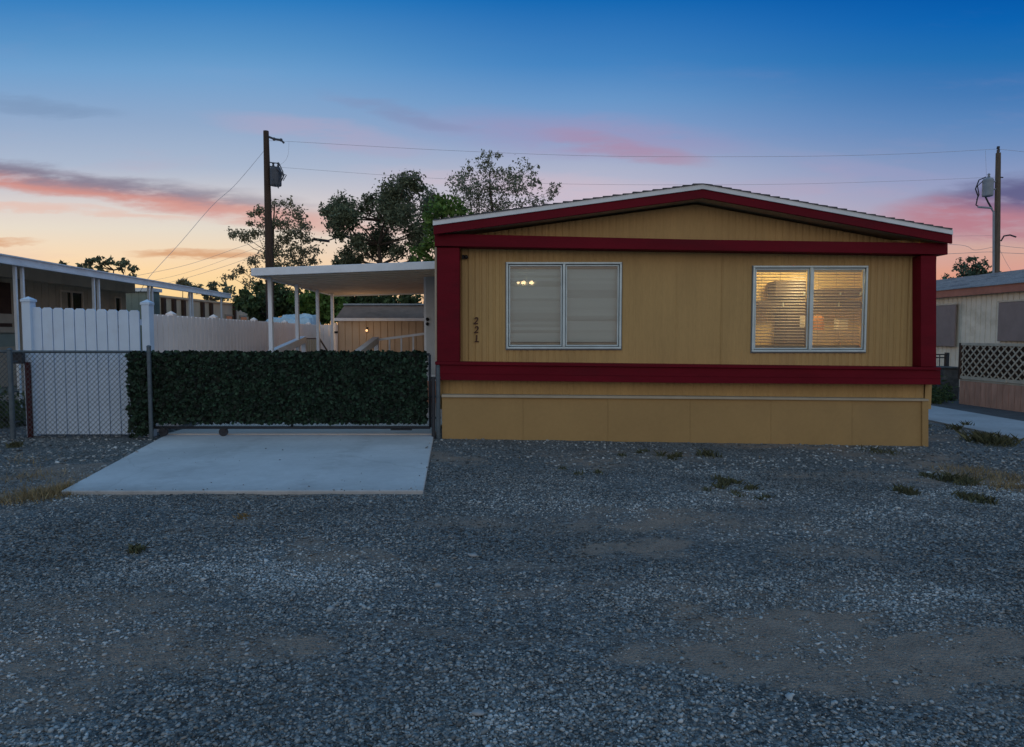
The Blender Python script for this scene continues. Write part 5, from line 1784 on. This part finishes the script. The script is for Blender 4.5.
# leaf litter on the slab
mb = MB()
rs_ = np.random.default_rng(77)
for i in range(30):
    y = rs_.uniform(6.7, 8.6) if i < 22 else rs_.uniform(8.6, 10.2)
    x = rs_.uniform(-4.3, -0.95)
    a, s = rs_.random() * 6.28, rs_.uniform(0.006, 0.018)
    z = 0.035 + 0.004
    mb.add([(x + s * math.cos(a), y + s * math.sin(a), z), (x + s * .4 * math.cos(a + 1.5), y + s * .4 * math.sin(a + 1.5), z + 0.008), (x - s * math.cos(a), y - s * math.sin(a), z), (x + s * .4 * math.cos(a - 1.5), y + s * .4 * math.sin(a - 1.5), z + 0.006)], [(0, 1, 2, 3)])
mb.build('debris', leafmat('dry_leaf', (0.10, 0.07, 0.05), 0.1), None, kind='stuff')

# ------------------------------------------------------------------ utility poles, wires, street lamp
YP = 25.0
lp = thing('utility_pole', (at(270.5, 330, YP).x, YP, 0), 'dark wooden utility pole with transformer rising left of the carport', 'utility pole', 'utility poles')
mb = MB(); p = at(266, 131, YP)
mb.tube([(at(270.5, 330, YP).x, YP, -0.2), (at(268.8, 240, YP).x, YP, at(0, 240, YP).z), p], [0.155, 0.135, 0.095], 14); mb.build('pole', wood_pole, lp)
mb = MB()
c = at(275, 187, YP); tz = at(0, 168, YP).z
mb.lathe((c.x + 0.05, YP - 0.05, c.z), [(0.05, 0), (0.19, 0.03), (0.20, 0.08), (0.20, tz - c.z - 0.08), (0.17, tz - c.z), (0.05, tz - c.z + 0.03)], 16)
tr = mb.build('transformer', trafo_m, lp)
mb = MB()
for dx_ in (-0.08, 0.1):
    mb.lathe((c.x + 0.05 + dx_, YP - 0.05, tz + 0.02), [(0.03, 0), (0.05, 0.05), (0.03, 0.08), (0.05, 0.13), (0.02, 0.17)], 8)
mb.tube([(c.x + 0.2, YP - 0.1, tz - 0.1), (c.x + 0.34, YP - 0.1, tz - 0.2), (c.x + 0.33, YP - 0.1, c.z + 0.3), (c.x + 0.18, YP - 0.1, c.z + 0.1)], 0.02, 6)
mb.tube([(c.x + 0.24, YP, tz - 0.2), (c.x + 0.42, YP, tz - 0.25), (c.x + 0.30, YP, tz - 0.45)], 0.016, 6)
mb.tube([(c.x - 0.1, YP - 0.2, tz + 0.15), (c.x + 0.25, YP - 0.25, tz + 0.1), (c.x + 0.36, YP - 0.2, c.z + 0.5), (c.x + 0.2, YP - 0.22, c.z - 0.05), (c.x - 0.02, YP - 0.2, c.z + 0.02)], 0.02, 6)
mb.tube([(c.x + 0.1, YP - 0.22, tz - 0.02), (c.x + 0.40, YP - 0.2, tz - 0.3), (c.x + 0.28, YP - 0.2, c.z + 0.15)], 0.025, 6)
mb.tube([(c.x - 0.15, YP, tz - 0.1), (c.x + 0.02, YP - 0.28, tz - 0.5), (c.x + 0.22, YP - 0.26, c.z - 0.1)], 0.018, 6)
mb.build('bushing', trafo_m, tr)
mb = MB()
pts = [at(268, 136.5, YP), at(274, 139, YP), at(281, 140, YP), at(284, 143, YP)]
mb.tube(pts, 0.04, 6)
for q in pts[1:3]:
    mb.ball(q, 0.06, 6)
mb.tube([at(269, 166.5, YP), at(279, 167.5, YP)], 0.03, 6)
mb.build('insulator_arm', trafo_m, lp)

rp = thing('utility_pole', (at(996.5, 330, YP).x, YP, 0), 'pale wooden utility pole with grey transformer at the right edge', 'utility pole', 'utility poles')
mb = MB(); mb.tube([(at(996.5, 330, YP).x, YP, -0.2), (at(997, 240, YP).x, YP, at(0, 240, YP).z), at(998.3, 153, YP)], [0.11, 0.10, 0.08], 14); mb.build('pole', wood_pale, rp)
mb = MB(); mb.tube([at(993.3, 300, YP - .15), at(993.6, 212, YP - .15), at(991, 208, YP - .15), at(978, 207, YP - .15)], 0.035, 8); mb.build('conduit', grey_steel, rp)
mb = MB(); c = at(986.5, 197, YP); tz = at(0, 179, YP).z
mb.lathe((c.x, YP - 0.05, c.z), [(0.1, 0), (0.17, 0.02), (0.18, 0.06), (0.18, tz - c.z - 0.06), (0.15, tz - c.z), (0.04, tz - c.z + 0.04)], 16); tr = mb.build('transformer', grey_steel, rp)
mb = MB(); mb.tube([at(990, 182, YP), at(996, 181.5, YP)], 0.03, 6); mb.tube([at(990, 190, YP), at(996, 189, YP)], 0.03, 6)
mb.lathe((c.x + 0.02, YP - 0.05, tz + 0.03), [(0.03, 0), (0.05, 0.05), (0.03, 0.08), (0.05, 0.12), (0.02, 0.16)], 8)
mb.build('bushing', grey_steel, tr)
mb = MB()
mb.tube([at(986, 177, YP), at(979, 180, YP), at(975.5, 189, YP), at(978, 196, YP), at(976, 205, YP), at(980, 207.5, YP)], 0.022, 6)
mb.tube([at(984, 180, YP), at(977.5, 186, YP), at(979, 195, YP), at(976.5, 200, YP)], 0.018, 6)
mb.tube([at(985.5, 197, YP), at(988, 202, YP), at(992, 209, YP)], 0.03, 6)
mb.build('cable_loop', darksteel, rp)
mb = MB(); mb.box(at(996.5, 153, YP + 0.06), at(1000, 149, YP - 0.06)); mb.tube([at(998, 149, YP), at(998.4, 146.5, YP)], 0.05, 8)
mb.tube([at(997, 177, YP), at(1003, 177.5, YP)], 0.022, 6); mb.tube([at(1001, 241, YP), at(1004, 236, YP), at(1010, 235, YP), at(1016, 237, YP)], 0.028, 6)
mb.build('cap_bracket', darksteel, rp)


def wire(pts, r, label, dip=0.0):
    P = [at(x, y, YP if len(q) == 0 else q[0]) for (x, y, *q) in pts]
    # smooth through the given points
    out = []
    n = len(P)
    for i in range(n - 1):
        p0, p1, p2, p3 = P[max(i - 1, 0)], P[i], P[i + 1], P[min(i + 2, n - 1)]
        for k in range(8):
            t = k / 8
            out.append(0.5 * ((2 * p1) + (p2 - p0) * t + (2 * p0 - 5 * p1 + 4 * p2 - p3) * t * t + (3 * p1 - p0 - 3 * p2 + p3) * t ** 3))
    out.append(P[-1])
    mb_ = MB(); mb_.tube(out, r * 0.62, 5)
    mb_.build('overhead_wire', cable_m, None, smooth=True, **tagd(label, 'wire', 'overhead wires'))


wire([(266, 141), (290, 141.5), (440, 150), (600, 156), (780, 156.5), (900, 154), (998, 149)], 0.0085, 'topmost overhead wire between the two utility poles')
wire([(268, 166), (290, 168), (430, 178), (570, 184), (760, 184.5), (900, 181), (997, 177)], 0.007, 'lower overhead wire strung between the two utility poles')
wire([(998, 149), (1030, 152.5), (1080, 158)], 0.0085, 'overhead wire leaving the top of the right utility pole')
wire([(265.5, 149, 25), (236, 184, 24), (212, 206, 23), (180, 243, 22), (150, 276, 21), (140, 292, 20.5)], 0.011, 'steep guy wire slanting down from the left utility pole')
wire([(268.5, 238), (240, 247), (190, 264), (140, 275), (60, 290, 27)], 0.009, 'upper service wire running left from the dark pole')
wire([(268.8, 246), (248, 258), (200, 274), (150, 287), (60, 305, 27)], 0.009, 'lower service wire running left from the dark pole')
wire([(268.6, 243), (244, 252.5), (195, 270), (150, 281), (60, 296, 27)], 0.007, 'middle service wire running left from the dark pole')
wire([(900, 243, 26), (960, 245), (975, 250), (997, 246)], 0.011, 'upper low wire sagging behind the red roof corner')
wire([(860, 255, 26), (940, 254), (985, 252), (997, 252.5), (1030, 254)], 0.013, 'straight low wire behind the red roof corner')
wire([(860, 236, 26), (950, 236), (997, 235.5)], 0.006, 'thin faint wire above the low wires on the right')
wire([(997, 245), (1012, 247), (1035, 249)], 0.011, 'short service wire leaving the right utility pole')
wire([(289, 141.5), (288, 155), (284, 162), (279, 165)], 0.006, 'thin drop wire above the left transformer')
wire([(985.5, 150.5), (986, 165), (986.5, 176)], 0.006, 'thin drop wire above the right transformer')
wire([(1000, 250), (1006, 262), (1012, 272), (1018, 282)], 0.008, 'slack wire hanging below the right transformer')
# street lamp
sl = thing('street_lamp', (at(352, 330, 33.0).x, 33, 0), 'dark flat-headed street lamp on an arm between two trees', 'street lamp')
mb = MB(); x = at(352, 300, 33).x; zt = at(0, 236, 33).z
mb.tube([(x, 33, 0), (x, 33, zt)], [0.07, 0.04], 10); mb.build('pole', darksteel, sl)
mb = MB(); mb.tube([(x, 33, zt - 0.05), at(340, 236.5, 33), at(328, 240.5, 33)], [0.045, 0.035, 0.03], 8); mb.build('arm', darksteel, sl)
mb = MB()
a, b = at(312.5, 239.6, 33), at(329, 241.2, 33)
mb.extrude([(a.x, 32.85, a.z - 0.03), (b.x, 32.85, b.z - 0.05), (b.x, 32.85, b.z + 0.05), (b.x - 0.2, 32.85, b.z + 0.08), (a.x + 0.1, 32.85, a.z + 0.07), (a.x, 32.85, a.z + 0.03)], (0, 0.3, 0))
bevel(mb.build('lamp_head', darksteel, sl), 0.02)
